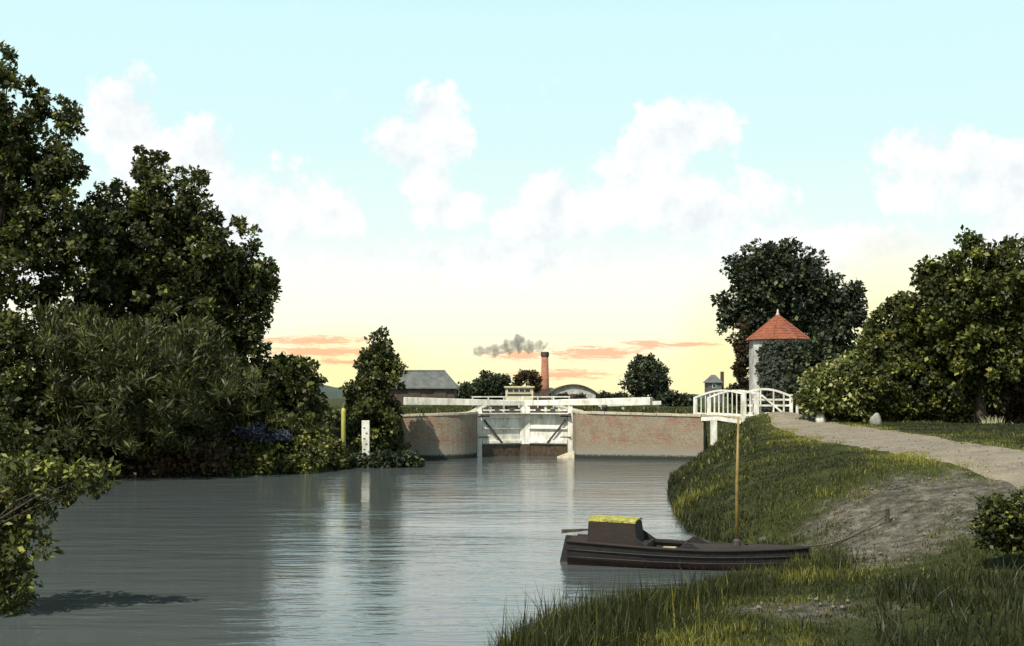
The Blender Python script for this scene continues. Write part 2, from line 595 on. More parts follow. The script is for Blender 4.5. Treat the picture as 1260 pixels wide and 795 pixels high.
# ------------------------------------------------------------------ the lie of the land
RIGHT = [(-3, -60), (-3, 4), (-1.1, 11), (0.1, 15.2), (0.75, 16.8), (1.7, 17.9), (2.9, 19.3), (4.0, 20.3), (4.7, 21.1),
         (5.1, 22.4), (4.9, 24.0), (4.3, 25.8), (4.0, 28), (4.35, 33), (4.9, 38.5), (5.9, 46), (7.4, 52), (8.7, 55.5), (9.5, 57.2),
         (10.35, 58.3), (10.4, 78), (9.7, 78), (9.5, 59.7), (3.3, 61.5)]
LEFT = [(-2.13, 63.2), (-2.5, 61.9), (-3.2, 61.25), (-4.2, 60.85), (-5.4, 60.75), (-5.2, 59.5), (-6.0, 57.0), (-7.4, 52.9), (-8.6, 49.6), (-12, 47.8), (-15, 47), (-16, 40),
        (-13, 30), (-10.2, 22), (-8.9, 17), (-8.3, 10), (-8.3, -60)]
WATER = np.array(RIGHT + LEFT, float)


def shore_dist(x, y):
    """metres from the water's edge: positive on land, negative out in the river"""
    x, y = np.asarray(x, float), np.asarray(y, float)
    best = np.full(x.shape, 1e9)
    inside = np.zeros(x.shape, bool)
    n = len(WATER)
    for i in range(n):
        ax, ay = WATER[i]
        bx, by = WATER[(i + 1) % n]
        dx, dy = bx - ax, by - ay
        t = np.clip(((x - ax) * dx + (y - ay) * dy) / (dx * dx + dy * dy), 0, 1)
        best = np.minimum(best, (x - ax - t * dx) ** 2 + (y - ay - t * dy) ** 2)
        if ay != by:
            c = ((ay > y) != (by > y)) & (x < (bx - ax) * (y - ay) / (by - ay) + ax)
            inside ^= c
    d = np.sqrt(best)
    return np.where(inside, -d, d)


def sstep(a, b, t):
    t = np.clip((t - a) / (b - a), 0, 1)
    return t * t * (3 - 2 * t)


def lump(x, y):
    return (np.sin(x * 0.9 + 1.3 * np.sin(y * 0.45)) * np.sin(y * 0.75 + 0.8 * np.sin(x * 0.6)) * 0.5
            + np.sin(x * 2.3 + y * 1.1) * np.sin(y * 1.9 - x * 0.7) * 0.25)


def height(x, y):
    x, y = np.asarray(x, float), np.asarray(y, float)
    s = shore_dist(x, y)
    right = x > np.where(y < 30, -5.5, 0.5)
    Hh = np.where(right, 0.95 + 1.0 * sstep(14, 27, y), 1.5 + 0.5 * sstep(45, 62, y))
    k = np.where(right, 2.7 + 2.6 * (1 - sstep(16.5, 23, y)) - 1.5 * sstep(44, 56, y), 2.2)
    z = Hh * (1 - np.exp(-np.maximum(s, 0) / k))
    z = z + right * 0.75 * np.exp(-((x - 11.8) ** 2 + (y - 57.3) ** 2) / 6.0) * sstep(0.0, 1.4, s)
    z = z + 0.07 * lump(x, y) * sstep(0.3, 1.5, s) * np.clip(1.6 - s / 40, 0, 1)
    lockside = (y > 59.7) & (x > -6.2) & (x < 9.65)
    z = np.where(lockside & (s > 0), np.maximum(z, 2.2), z)
    z = z + 0.2 * sstep(62, 100, y) * (s > 0)
    z = np.where(s < 0, -0.15 + np.maximum(s, -2.0) * 0.6, z)
    z = np.where((x > -2.1) & (x < 3.45) & (y > 60.5) & (y < 92.5), -1.2, z)
    z = np.where((x > -4.5) & (x < 6.0) & (y >= 94) & (y < 126), 1.3, z)
    return z


def H1(x, y):
    return float(height(np.array([x]), np.array([y]))[0])


def drop(px, py):
    """where the sight line through a photo pixel meets the ground"""
    px, py = np.asarray(px, float), np.asarray(py, float)
    z = np.full(px.shape, 1.2)
    for _ in range(60):
        d = np.clip((EYE - z) * FP / (py - HOR), 3, 400)
        z = 0.6 * z + 0.4 * np.clip(height((px - 630) * d / FP, d), 0, 2.6)
    return np.stack([(px - 630) * d / FP, d], -1)


def in_poly(poly, x, y):
    ins = np.zeros(np.shape(x), bool)
    best = np.full(np.shape(x), 1e9)
    n = len(poly)
    for i in range(n):
        ax, ay = poly[i]
        bx, by = poly[(i + 1) % n]
        dx, dy = bx - ax, by - ay
        t = np.clip(((x - ax) * dx + (y - ay) * dy) / (dx * dx + dy * dy + 1e-9), 0, 1)
        best = np.minimum(best, (x - ax - t * dx) ** 2 + (y - ay - t * dy) ** 2)
        if ay != by:
            ins ^= ((ay > y) != (by > y)) & (x < (bx - ax) * (y - ay) / (by - ay) + ax)
    return np.where(ins, 1, -1) * np.sqrt(best)


PATH_NEAR = drop([924, 950, 985, 1030, 1085, 1140, 1200, 1262, 1330], [517, 525, 538, 547, 556, 567, 583, 606, 645])
PATH_FAR = drop([976, 1000, 1035, 1080, 1130, 1180, 1235, 1300, 1380], [514, 517, 521, 527, 535, 543, 551, 561, 578])
PATH_POLY = np.vstack([PATH_NEAR, PATH_FAR[::-1]])
_a = drop([965, 1000, 1050, 1095, 1170, 1260, 1330, 1330, 1200, 1170, 1100, 1030, 985], [650, 622, 603, 588, 584, 590, 600, 640, 632, 668, 700, 700, 675])
_b = drop([905, 960, 1030, 1080, 1060, 990, 930], [747, 737, 736, 745, 762, 766, 760])
BARE = [_a, _b]


def bare_mask(x, y):
    m = np.full(np.shape(x), -9.0)
    for p in BARE:
        m = np.maximum(m, in_poly(p, x, y))
    m = m + 0.55 * lump(x * 1.3 + 4, y * 1.1) + 0.3 * lump(x * 3.7, y * 3.1 + 2)
    m = m + 0.35 * lump(x * 6.1 + 1, y * 5.3)
    return np.clip(0.40 + m / 2.4, 0, 1)


def spaced(lo, hi, step, far, grow=1.18):
    core = list(np.arange(lo, hi + step / 2, step))
    a, s = core[-1], step
    up = []
    while a < far[1]:
        s *= grow
        a += s
        up.append(a)
    a, s = core[0], step
    dn = []
    while a > far[0]:
        s *= grow
        a -= s
        dn.append(a)
    return np.array(dn[::-1] + core + up)


def build_ground():
    xs = spaced(-20, 22, 0.22, (-1500, 1500))
    ys = spaced(4, 64, 0.22, (-60, 2500))
    X, Y = np.meshgrid(xs, ys)
    Z = height(X.ravel(), Y.ravel())
    n, m = len(ys), len(xs)
    idx = np.arange(n * m).reshape(n, m)
    F = np.stack([idx[:-1, :-1], idx[:-1, 1:], idx[1:, 1:], idx[1:, :-1]], -1).reshape(-1, 4)
    me = np_mesh('ground', np.stack([X.ravel(), Y.ravel(), Z], -1), F, bare_mask(X.ravel(), Y.ravel()))
    tag(link_mesh('ground', me, M['ground'], smooth=True), kind='structure')


def sheet(name, x0, x1, y0, y1, z, mat):
    MB().add([(x0, y0, z), (x1, y0, z), (x1, y1, z), (x0, y1, z)], [(0, 1, 2, 3)]).build(name, mat)['kind'] = 'structure'


def build_path():
    def dense(p, n):
        t = np.linspace(0, len(p) - 1, n)
        return np.stack([np.interp(t, np.arange(len(p)), p[:, k]) for k in (0, 1)], -1)
    a, b = dense(PATH_NEAR, 260), dense(PATH_FAR, 260)
    w = 16
    q = np.concatenate([[0, 0.03], np.linspace(0.07, 0.93, w - 4), [0.97, 1]])[None, :, None]
    G = a[:, None] * (1 - q) + b[:, None] * q
    nrm = (b - a) / np.linalg.norm(b - a, axis=1, keepdims=True)
    e0 = 0.32 * lump(a[:, 0] * 2.1, a[:, 1] * 1.9) + 0.2 * lump(a[:, 0] * 5.3, a[:, 1] * 4.7)
    e1 = 0.32 * lump(b[:, 0] * 2.1, b[:, 1] * 1.9)
    G = G + (e0[:, None, None] * (1 - q) + e1[:, None, None] * q) * nrm[:, None, :]
    lift = np.full((260, w), 0.02)
    lift[:, [0, -1]] = -0.06
    lift[:, [1, -2]] = 0.004
    z = height(G[..., 0].ravel(), G[..., 1].ravel()) + lift.ravel()
    V = np.stack([G[..., 0].ravel(), G[..., 1].ravel(), z], -1)
    idx = np.arange(260 * w).reshape(260, w)
    F = np.stack([idx[:-1, :-1], idx[1:, :-1], idx[1:, 1:], idx[:-1, 1:]], -1).reshape(-1, 4)
    tag(link_mesh('towpath', np_mesh('towpath', V, F), M['gravel'], smooth=True), kind='structure')


build_ground()
build_path()
sheet('river_water', -60, 60, -60, 92, 0.0, M['water'])
sheet('canal_water', -4.6, 6.1, 92.6, 126.5, 2.0, M['water'])


def hill(name, x0, x1, y, h, seed):
    r = np.random.default_rng(seed)
    n, m = 120, 7
    xs = np.linspace(x0, x1, n)
    prof = h * (0.55 + 0.3 * np.sin(xs * 0.006 + seed) + 0.18 * np.sin(xs * 0.021 + 2 * seed)) + r.normal(0, 0.5, n)
    prof *= sstep(0, 60, xs - x0) * sstep(0, 60, x1 - xs)
    V, F = [], []
    for j in range(m):
        q = j / (m - 1)
        for i in range(n):
            V.append((xs[i], y + 90 * q, 1.5 + prof[i] * math.sin(q * math.pi) ** 0.5 + r.normal(0, 0.35)))
    for j in range(m - 1):
        for i in range(n - 1):
            a = j * n + i
            F.append((a, a + 1, a + n + 1, a + n))
    me = np_mesh(name, V, F)
    tag(link_mesh(name, me, M['hill']), kind='structure')


hill('hill', -420, 60, 560, 11, 3)
hill('hill', 20, 520, 700, 9, 5)

# ------------------------------------------------------------------ foliage
DIAMOND = np.array([[0, 0, 0], [0.5, 0.5, 0.10], [1, 0, 0], [0.5, -0.5, 0.10]], float)


def leaf_mesh(name, C, A, Nn, length, width, tint):
    """C leaf base points, A leaf axes, Nn leaf normals"""
    A = A / (np.linalg.norm(A, axis=1, keepdims=True) + 1e-9)
    B = np.cross(Nn, A)
    B /= np.linalg.norm(B, axis=1, keepdims=True) + 1e-9
    N2 = np.cross(A, B)
    L = length[:, None, None]
    W = width[:, None, None]
    V = C[:, None, :] + DIAMOND[None, :, 0:1] * A[:, None, :] * L + DIAMOND[None, :, 1:2] * B[:, None, :] * W + DIAMOND[None, :, 2:3] * N2[:, None, :] * L
    n = len(C)
    return np_mesh(name, V.reshape(-1, 3), np.arange(n * 4).reshape(n, 4), np.repeat(tint, 4))


def unit(r, n):
    v = r.normal(size=(n, 3))
    return v / np.linalg.norm(v, axis=1, keepdims=True)


def crown_points(r, lobes, nclump, rough):
    """clump centres spread through a set of ellipsoid lobes, thicker towards an uneven outside"""
    w = np.array([l[3] * l[5] + l[3] * l[4] + l[4] * l[5] for l in lobes]) ** 1.0
    cnt = np.maximum(4, (nclump * w / w.sum()).astype(int))
    C, O, Rr = [], [], []
    for l, k in zip(lobes, cnt):
        d = unit(r, k)
        f = r.normal(size=(5, 3)) * 3.2
        ph = r.uniform(0, 6.28, 5)
        wav = np.sin(d @ f.T + ph).mean(1)
        rad = np.clip(r.uniform(0, 1, k) ** 0.46, 0, 1) * (1 + rough * wav * 1.9) + r.normal(0, 0.03, k)
        spr = r.uniform(0, 1, k) < 0.09 + 0.22 * max(0.0, rough - 0.2)
        rad = np.where(spr, r.uniform(1.0, 1.15 + 0.6 * rough, k), rad)
        C.append(np.array(l[:3]) + d * rad[:, None] * np.array(l[3:6]))
        O.append(d)
        Rr.append(rad)
    return np.vstack(C), np.vstack(O), np.concatenate(Rr)


def foliage(name, label, cat, base, lobes, mat, nclump=260, per=70, leaf=0.2, crad=0.45, rough=0.18, aspect=0.62, droop=0.0,
            trunk=0.22, limbs=14, seed=1, group=None, lean=(0, 0), up=0.35, crown='crown', tintbias=0.0, hang=0.0):
    r = np.random.default_rng(seed)
    t = thing(name, label, cat, base, group)
    base = np.array(base, float)
    C, O, R = crown_points(r, lobes, nclump, rough)
    keep = C[:, 2] > base[2] + 0.05 - hang
    C, O, R = C[keep], O[keep], R[keep]
    n = len(C)
    cr = crad * r.uniform(0.55, 1.25, n) * np.where(R > 1.0, 0.62, 1.0)
    ctint = np.clip(r.normal(0.42 + tintbias, 0.16, n), 0, 1)
    k = r.poisson(per, n) + 6
    ci = np.repeat(np.arange(n), k)
    off = unit(r, len(ci))
    rr = r.uniform(0.15, 1, len(ci)) ** 0.5
    pos = C[ci] + off * (cr[ci] * rr)[:, None] * np.array([1, 1, 0.8])
    nor = off * 0.8 + np.array([0, 0, up]) + r.normal(0, 0.45, off.shape)
    nor /= np.linalg.norm(nor, axis=1, keepdims=True)
    ax = np.cross(nor, r.normal(size=nor.shape)) + off * 0.5
    ax[:, 2] -= droop
    ax /= np.linalg.norm(ax, axis=1, keepdims=True)
    ln = leaf * np.clip(r.lognormal(-0.05, 0.32, len(ci)), 0.45, 1.6)
    pos[:, 2] = np.maximum(pos[:, 2], max(0.03, base[2] - 0.2 - hang))
    ti = np.clip(ctint[ci] + r.normal(0, 0.17, len(ci)) + 0.45 * (r.uniform(0, 1, len(ci)) < 0.10), 0, 1)
    me = leaf_mesh(crown, pos - base, ax, nor, ln, ln * aspect, ti)
    link_mesh(crown, me, mat, t)
    # trunk and limbs
    top = C.mean(0)
    mb = MB()
    p0 = base - np.array([0, 0, 0.3])
    mid = base * 0.5 + top * 0.5 + np.array([lean[0], lean[1], 0]) + r.normal(0, 0.12, 3)
    hi = top + (top - base) * 0.35
    pts = [p0, base + (mid - base) * 0.25, mid, top, hi]
    mb.tube(pts, [trunk * 1.35, trunk, trunk * 0.78, trunk * 0.5, trunk * 0.12], 9)
    mb.build('trunk', M['bark'], t, smooth=True)
    mb = MB()
    for i in r.choice(n, min(limbs, n), replace=False):
        q = r.uniform(0.25, 0.95)
        st = mid * (1 - q) + top * q
        en = C[i]
        md = (st + en) / 2 + np.array([0, 0, 0.08 * np.linalg.norm(en - st)]) + r.normal(0, 0.1, 3)
        mb.tube([st, md, en], [trunk * 0.36, trunk * 0.2, trunk * 0.05], 5)
    mb.build('limbs', M['bark'], t, smooth=True)
    return t


def lob(d, *items):
    """lobes given as photo column, row, half-width, half-height (+ depth shift) at distance d"""
    out = []
    for it in items:
        px, py, rx, ry = it[:4]
        dd = d + (it[4] if len(it) > 4 else 0)
        c = P(px, py, dd)
        k = dd / FP
        out.append((c[0], c[1], c[2], rx * k, (rx + ry) * 0.5 * k * 0.9, ry * k))
    return out


def at(px, d, dz=0.0):
    x = (px - 630) * d / FP
    return (x, d, H1(x, d) + dz)


# ------------------------------------------------------------------ the lock: walls, gates
def wall_run(t, front, thick, ztop, z0=-1.3, name='brickwork'):
    """a brick wall following a plan line (front face), with its own brick coursing along the run"""
    F = np.array(front, float)
    n = len(F)
    nrm = []
    for i in range(n):
        d = F[min(i + 1, n - 1)] - F[max(i - 1, 0)]
        d /= np.linalg.norm(d)
        nrm.append((-d[1], d[0]))
    B = F + np.array(nrm) * thick
    arc = np.concatenate([[0], np.cumsum(np.linalg.norm(np.diff(F, axis=0), axis=1))])
    zt = np.interp(arc, [0, arc[-1]], ztop)
    o0 = ORIGIN[t]
    V, U = [], []
    for i in range(n):
        for p, z in ((F[i], z0), (F[i], zt[i]), (B[i], zt[i]), (B[i], z0)):
            V.append((p[0] - o0[0], p[1] - o0[1], z - o0[2]))
            U.append((arc[i], z))
    fs = []
    for i in range(n - 1):
        a, b = i * 4, i * 4 + 4
        fs += [(a, b, b + 1, a + 1), (a + 1, b + 1, b + 2, a + 2), (a + 2, b + 2, b + 3, a + 3)]
    fs += [(0, 1, 2, 3), tuple((n - 1) * 4 + k for k in (3, 2, 1, 0))]
    me = bpy.data.meshes.new(name)
    me.from_pydata(V, [], fs)
    uv = me.uv_layers.new(name='UVMap')
    for lp in me.loops:
        u = U[lp.vertex_index]
        uv.data[lp.index].uv = u
    me.update()
    link_mesh(name, me, M['brick'], t)
    # coping stones, one by one
    s, k = 0.0, 0
    rr = random.Random(int(abs(F[0][0] * 100)) + 3)
    while s < arc[-1] - 0.15:
        e = min(s + rr.uniform(0.55, 0.8), arc[-1])
        pts = []
        for q in (s + 0.008, e - 0.008):
            f = np.array([np.interp(q, arc, F[:, 0]), np.interp(q, arc, F[:, 1])])
            b = np.array([np.interp(q, arc, B[:, 0]), np.interp(q, arc, B[:, 1])])
            u = (f - b) / np.linalg.norm(f - b)
            pts.append((f + u * 0.05, f - u * 0.42, float(np.interp(q, arc, zt))))
        (f0, b0, za), (f1, b1, zb) = pts
        j = rr.uniform(-0.012, 0.012)
        bot = [(*f0, za + 0.003), (*f1, zb + 0.003), (*b1, zb + 0.003), (*b0, za + 0.003)]
        top = [(p[0], p[1], p[2] + 0.13 + j) for p in bot]
        MB().hexa(bot, top).build('coping_stone', M['stone'], t, bevel=0.012)
        s = e


def arc_pts(cx, cy, r, a0, a1, n):
    return [(cx + r * math.cos(math.radians(a0 + (a1 - a0) * i / (n - 1))), cy + r * math.sin(math.radians(a0 + (a1 - a0) * i / (n - 1)))) for i in range(n)]


XL, XR, YG = -1.83, 3.17, 63.4
# plan lines run so that the land lies on their left-hand side
t = thing('lock_wall', 'red and buff brick lock wall running right from the gates to the footbridge', 'wall', (3.17, 61, 0), 'brick walls of the lock')
wall_run(t, [(3.17, 62.4)[:2], (3.17, 61.9), (3.22, 61.35), (3.45, 61.02), (4.2, 60.85), (6.2, 60.3), (8.0, 59.78), (9.32, 59.35), (9.5, 59.75), (9.55, 62.5)], 0.65, (2.30, 2.06))
wall_run(t, [(XR, 92.5), (XR, 62.43)], 0.6, (2.36, 2.30), name='chamber_brickwork')
t = thing('lock_wall', 'brick lock wall left of the gates, curving round beside the pointed tree', 'wall', (-1.83, 61, 0), 'brick walls of the lock')
wall_run(t, [(-7.0, 60.55), (-5.6, 60.45), (-4.7, 60.47)] + arc_pts(-4.43, 63.05, 2.6, -82, 0, 14) + [(XL, 63.15)], 0.65, (2.10, 2.24))
wall_run(t, [(XL, 63.18), (XL, 92.5)], 0.6, (2.24, 2.36), name='chamber_brickwork')
t = thing('stone_ledge', 'low pale stone ledge at the water beside the right gate', 'ledge', (2.6, 62.2, 0))
MB().hexa([(2.2, 62.3, -0.6), (3.16, 61.6, -0.6), (3.16, 62.8, -0.6), (2.3, 62.9, -0.6)], [(2.3, 62.4, 0.05), (3.16, 61.7, 0.36), (3.16, 62.8, 0.36), (2.35, 62.85, 0.05)]).build('stone_block', M['stone'], t, bevel=0.03)

MITRE = (0.69, 64.45)


def gate_leaf(side):
    hx = XL + 0.02 if side < 0 else XR - 0.02
    heel = np.array([hx, YG])
    m = np.array(MITRE) + np.array([0.012 * side, 0])
    L = np.linalg.norm(m - heel)
    d = (m - heel) / L                          # heel -> mitre
    nf = np.array([d[1], -d[0]])
    if nf[1] > 0:
        nf = -nf                                # towards the river below the lock
    w = 'left' if side < 0 else 'right'
    t = thing('lock_gate', f'white timber lock gate leaf hung on the {w} wall with its long white balance beam', 'lock gate', (hx, YG, 0), 'leaves of the lower lock gate')

    def q(s, z, o=0.0):
        p = heel + d * s + nf * o
        return (p[0], p[1], z)
    h = 0.17
    MB().beam(q(0.13, -1.2), q(0.13, 2.66), 0.26, 0.26).build('heel_post', M['white'], t, bevel=0.015)
    MB().beam(q(L - 0.13, 0.62), q(L - 0.13, 2.66), 0.25, 0.25).build('mitre_post', M['white'], t, bevel=0.015)
    MB().beam(q(L - 0.13, -1.2), q(L - 0.13, 0.615), 0.245, 0.245).build('mitre_post_foot', M['weed_wood'], t)
    for z, hh in ((2.10, 0.22), (1.46, 0.07), (0.76, 0.16)):
        MB().beam(q(0.27, z, h * 0.2), q(L - 0.27, z, h * 0.2), 0.2, hh).build('rail', M['white'], t, bevel=0.012)
    # close boards between the posts, each its own plank
    n = 9
    x0, x1 = 0.275, L - 0.265
    rr = random.Random(5 + side)
    for i in range(n):
        a = x0 + (x1 - x0) * i / n + 0.004
        b = x0 + (x1 - x0) * (i + 1) / n - 0.004
        o = 0.02 + rr.uniform(-0.006, 0.006)
        MB().hexa([q(a, 0.64, o), q(b, 0.64, o), q(b, 0.64, o - 0.06), q(a, 0.64, o - 0.06)], [q(a, 2.06, o), q(b, 2.06, o), q(b, 2.06, o - 0.06), q(a, 2.06, o - 0.06)]).build('plank', M['white'], t)
        MB().hexa([q(a, -1.1, o), q(b, -1.1, o), q(b, -1.1, o - 0.06), q(a, -1.1, o - 0.06)], [q(a, 0.62, o), q(b, 0.62, o), q(b, 0.62, o - 0.06), q(a, 0.62, o - 0.06)]).build('wet_plank', M['weed_wood'], t)
    MB().beam(q(0.32, 1.92, 0.155), q(1.35, 0.70, 0.155), 0.03, 0.10).build('diagonal_strap', M['iron'], t)
    for z in (2.10, 1.02):
        MB().beam(q(0.02, z, 0.175), q(0.62, z, 0.175), 0.02, 0.06).build('hinge_strap', M['iron'], t)
    # open framing between the top rail and the balance beam
    for s in (0.75, 1.5):
        MB().beam(q(s, 2.21), q(s, 2.60), 0.12, 0.12).build('strut', M['white'], t)
    MB().beam(q(0.27, 2.42, 0.12), q(L - 0.27, 2.42, 0.12), 0.05, 0.07).build('tie_rail', M['white'], t)
    MB().beam(q(0.05, 2.25, 0.28), q(L - 0.06, 2.25, 0.28), 0.34, 0.05).build('footboard', M['white'], t)
    for s, dz in ((1.12, 0.0), (1.95, 0.04)):
        MB().box(*[c for c in (q(s, 0)[0] - 0.12, q(s, 0)[0] + 0.12, q(s, 0)[1] - 0.30, q(s, 0)[1] - 0.12)], 2.28, 2.48 + dz).build('paddle_box', M['iron'], t, bevel=0.01)
    bl = 3.95 if side < 0 else 4.25
    MB().beam(q(-bl, 2.90), q(L - 0.02, 2.78), 0.42, 0.40, 0.28, 0.26).build('balance_beam', M['white'], t, bevel=0.02)
    return t


gate_leaf(-1)
gate_leaf(1)


def upper_gate(side):
    hx = XL + 0.3 if side < 0 else XR - 0.3
    w = 'left' if side < 0 else 'right'
    t = thing('upper_lock_gate', f'far {w} gate leaf showing a white handrail above the lower gates', 'lock gate', (hx, 92.0, 0), 'leaves of the far lock gate')
    mx = 0.67 + 0.03 * side
    MB().beam((hx, 91.9, 1.0), (mx, 92.6, 1.0), 0.2, 3.0).build('boarding', M['weed_wood'], t)
    MB().beam((hx + side * 3.3, 91.0, 2.80), (mx, 92.6, 2.72), 0.36, 0.36, 0.26, 0.26).build('balance_beam', M['white'], t, bevel=0.02)
    y0, y1 = 91.4, 92.1
    xa = hx + side * 1.5
    for q in (0.02, 0.34, 0.66, 0.97):
        x = xa + (mx - xa) * q
        MB().beam((x, y0 + (y1 - y0) * q, 2.3), (x, y0 + (y1 - y0) * q, 3.06), 0.09, 0.09).build('rail_post', M['white'], t)
    MB().beam((xa, y0, 3.11), (mx, y1, 3.11), 0.10, 0.09).build('handrail', M['white'], t)
    return t


upper_gate(-1)
upper_gate(1)

# a low white rail standing on the lockside, right of the gates
t = thing('low_rail', 'low white rail on short posts behind the right balance beam', 'rail', (7.3, 76, H1(7.3, 76)))
g = H1(7.3, 76)
MB().beam((5.4, 76, 2.62), (9.25, 75.6, 2.74), 0.16, 0.24).build('rail', M['white'], t, bevel=0.01)
for x in (5.6, 6.9, 8.2, 9.1):
    MB().beam((x, 75.9, g - 0.2), (x, 75.9, 2.62), 0.14, 0.14).build('post', M['white'], t)
t = thing('bollard', 'short dark mooring bollard on the lockside under the right beam', 'bollard', (4.75, 62.6, 2.2))
MB().lathe((4.75, 62.6), [(0.13, 2.0), (0.12, 2.5), (0.16, 2.55), (0.16, 2.66), (0.08, 2.72)], 12).build('bollard_shaft', M['iron'], t, smooth=True)

# ------------------------------------------------------------------ footbridge and gate by the towpath
def arched_rail(t, a, b, zf, zt, nb, bal=0.045, name='handrail'):
    a, b = np.array(a, float), np.array(b, float)
    pts = [(*(a + (b - a) * q), zt(q)) for q in np.linspace(0, 1, 9)]
    for i in range(8):
        MB().beam(pts[i], pts[i + 1], 0.09, 0.085).build(name, M['white'], t)
    for i in range(nb):
        q = (i + 0.5) / nb
        p = a + (b - a) * q
        MB().beam((*p, zf(q)), (*p, zt(q) - 0.03), bal, bal).build('baluster', M['white'], t)


def bridge():
    t = thing('footbridge', 'white wooden footbridge with arched railings beyond the end of the brick wall', 'bridge', (9.95, 58.6, 0))
    A, B = np.array([8.95, 59.75]), np.array([10.95, 57.65])
    nv = np.array([0.72, 0.69])
    zf = lambda q: 2.20 - 0.10 * q + 0.10 * math.sin(q * math.pi)
    zt = lambda q: zf(q) + 0.86 + 0.34 * math.sin(min(1, q * 1.15) * math.pi * 0.62)
    n = 12
    for i in range(n):
        q0, q1 = i / n + 0.003, (i + 1) / n - 0.003
        p0, p1 = A + (B - A) * q0, A + (B - A) * q1
        e = nv * -0.06
        f = nv * 1.16
        bot = [(*(p0 + e), zf(q0) - 0.06), (*(p1 + e), zf(q1) - 0.06), (*(p1 + f), zf(q1) - 0.06), (*(p0 + f), zf(q0) - 0.06)]
        MB().hexa(bot, [(p[0], p[1], p[2] + 0.055) for p in bot]).build('deck_plank', M['timber_in'], t)
    for o in (0.0, 1.1):
        a, b = A + nv * o, B + nv * o
        MB().beam((*a, zf(0) - 0.17), (*((a + b) / 2), zf(0.5) - 0.17), 0.12, 0.2).build('bearer', M['white'], t)
        MB().beam((*((a + b) / 2), zf(0.5) - 0.17), (*b, zf(1) - 0.17), 0.12, 0.2).build('bearer', M['white'], t)
        arched_rail(t, a, b, zf, zt, 11)
        MB().beam((*(a + (b - a) * 0.01), zf(0) + 0.12), (*(b - (b - a) * 0.01), zf(1) + 0.12), 0.05, 0.07).build('lower_rail', M['white'], t)
        MB().beam((*b, 1.75), (*b, zt(1) + 0.05), 0.17, 0.17).build('end_post', M['white'], t, bevel=0.01)
        MB().beam((*a, 2.0), (*a, zt(0) + 0.03), 0.12, 0.12).build('end_post', M['white'], t, bevel=0.01)
    MB().beam((9.72, 58.75, -1), (9.72, 58.75, 2.02), 0.30, 0.26).build('pier', M['white'], t, bevel=0.015)
    MB().beam((9.72, 58.75, 1.95), (10.5, 59.5, 1.95), 0.2, 0.14).build('pier_cap', M['weed_wood'], t)


bridge()


def arched_gate():
    t = thing('path_gate', 'white arched timber gate with a diagonal brace at the head of the towpath', 'gate', (12.6, 58.6, H1(12.6, 58.6)))
    a, b = np.array([11.28, 59.1]), np.array([13.45, 58.75])
    g = H1(12.6, 58.5)
    zt = lambda q: 3.18 + 0.34 * math.sin((0.12 + q * 0.86) * math.pi) - 0.06 * q
    pts = [(*(a + (b - a) * q), zt(q)) for q in np.linspace(0, 1, 9)]
    for i in range(8):
        MB().beam(pts[i], pts[i + 1], 0.08, 0.10).build('top_rail', M['white'], t)
    q = lambda s, z, o=0.0: (*(a + (b - a) * s + np.array([0, -o])), z)
    for z in (2.98, 2.70, 2.32):
        MB().beam(q(0.02, z), q(0.98, z), 0.05, 0.09).build('bar', M['white'], t)
    for s in (0.34, 0.62, 0.84):
        MB().beam(q(s, 2.26, 0.03), q(s, zt(s) - 0.03, 0.03), 0.06, 0.08).build('upright', M['white'], t)
    MB().beam(q(0.36, 3.2, 0.06), q(0.80, 2.38, 0.06), 0.04, 0.09).build('brace', M['white'], t)
    MB().beam(q(0.0, g - 0.3), q(0.0, 3.34), 0.15, 0.15).build('gate_post', M['white'], t, bevel=0.01)
    MB().beam(q(1.0, g - 0.3), q(1.0, 3.24), 0.15, 0.15).build('gate_post', M['white'], t, bevel=0.01)


arched_gate()


def short_post(px, d, h, w, label, mat):
    b = at(px, d)
    t = thing('short_post', label, 'post', b, 'short white posts by the towpath')
    MB().lathe(b[:2], [(w, b[2] - 0.25), (w, b[2] + h), (w * 0.6, b[2] + h + 0.05)], 10).build('post_shaft', mat, t)


short_post(981, 58.2, 0.48, 0.07, 'short white post immediately right of the arched gate', M['white'])
short_post(988, 57.8, 0.55, 0.09, 'short cream post between the arched gate and the white stone', M['cream'])


def boulder(px, d, r, h, label, mat, seed):
    rr = np.random.default_rng(seed)
    b = at(px, d)
    mb = MB()
    prof = [(r * 0.96, b[2] - 0.2), (r * 1.02, b[2] + h * 0.3), (r * 0.92, b[2] + h * 0.65), (r * 0.6, b[2] + h * 0.9), (r * 0.2, b[2] + h)]
    mb.lathe(b[:2], prof, 11)
    mb.v = [tuple(np.array(v) + rr.normal(0, r * 0.13, 3)) for v in mb.v]
    tag(mb.build('stone', mat, None, smooth=True, loc=b), label, 'stone', 'stones along the far edge of the towpath')


boulder(1009, 54.0, 0.22, 0.42, 'white rounded stone at the foot of the pale green bush', M['pale_stone'], 1)
boulder(1078, 51.5, 0.22, 0.48, 'grey upright stone at the foot of the long hedge', M['slate_stone'], 2)

# ------------------------------------------------------------------ the lock hut and its ivy
def octo(c, r, z):
    return [(c[0] + r * math.cos(math.radians(22.5 + 45 * k)), c[1] + r * math.sin(math.radians(22.5 + 45 * k)), z) for k in range(8)]


HUT = at(957, 75)
HUT = np.array([HUT[0], 75.0, HUT[2]])


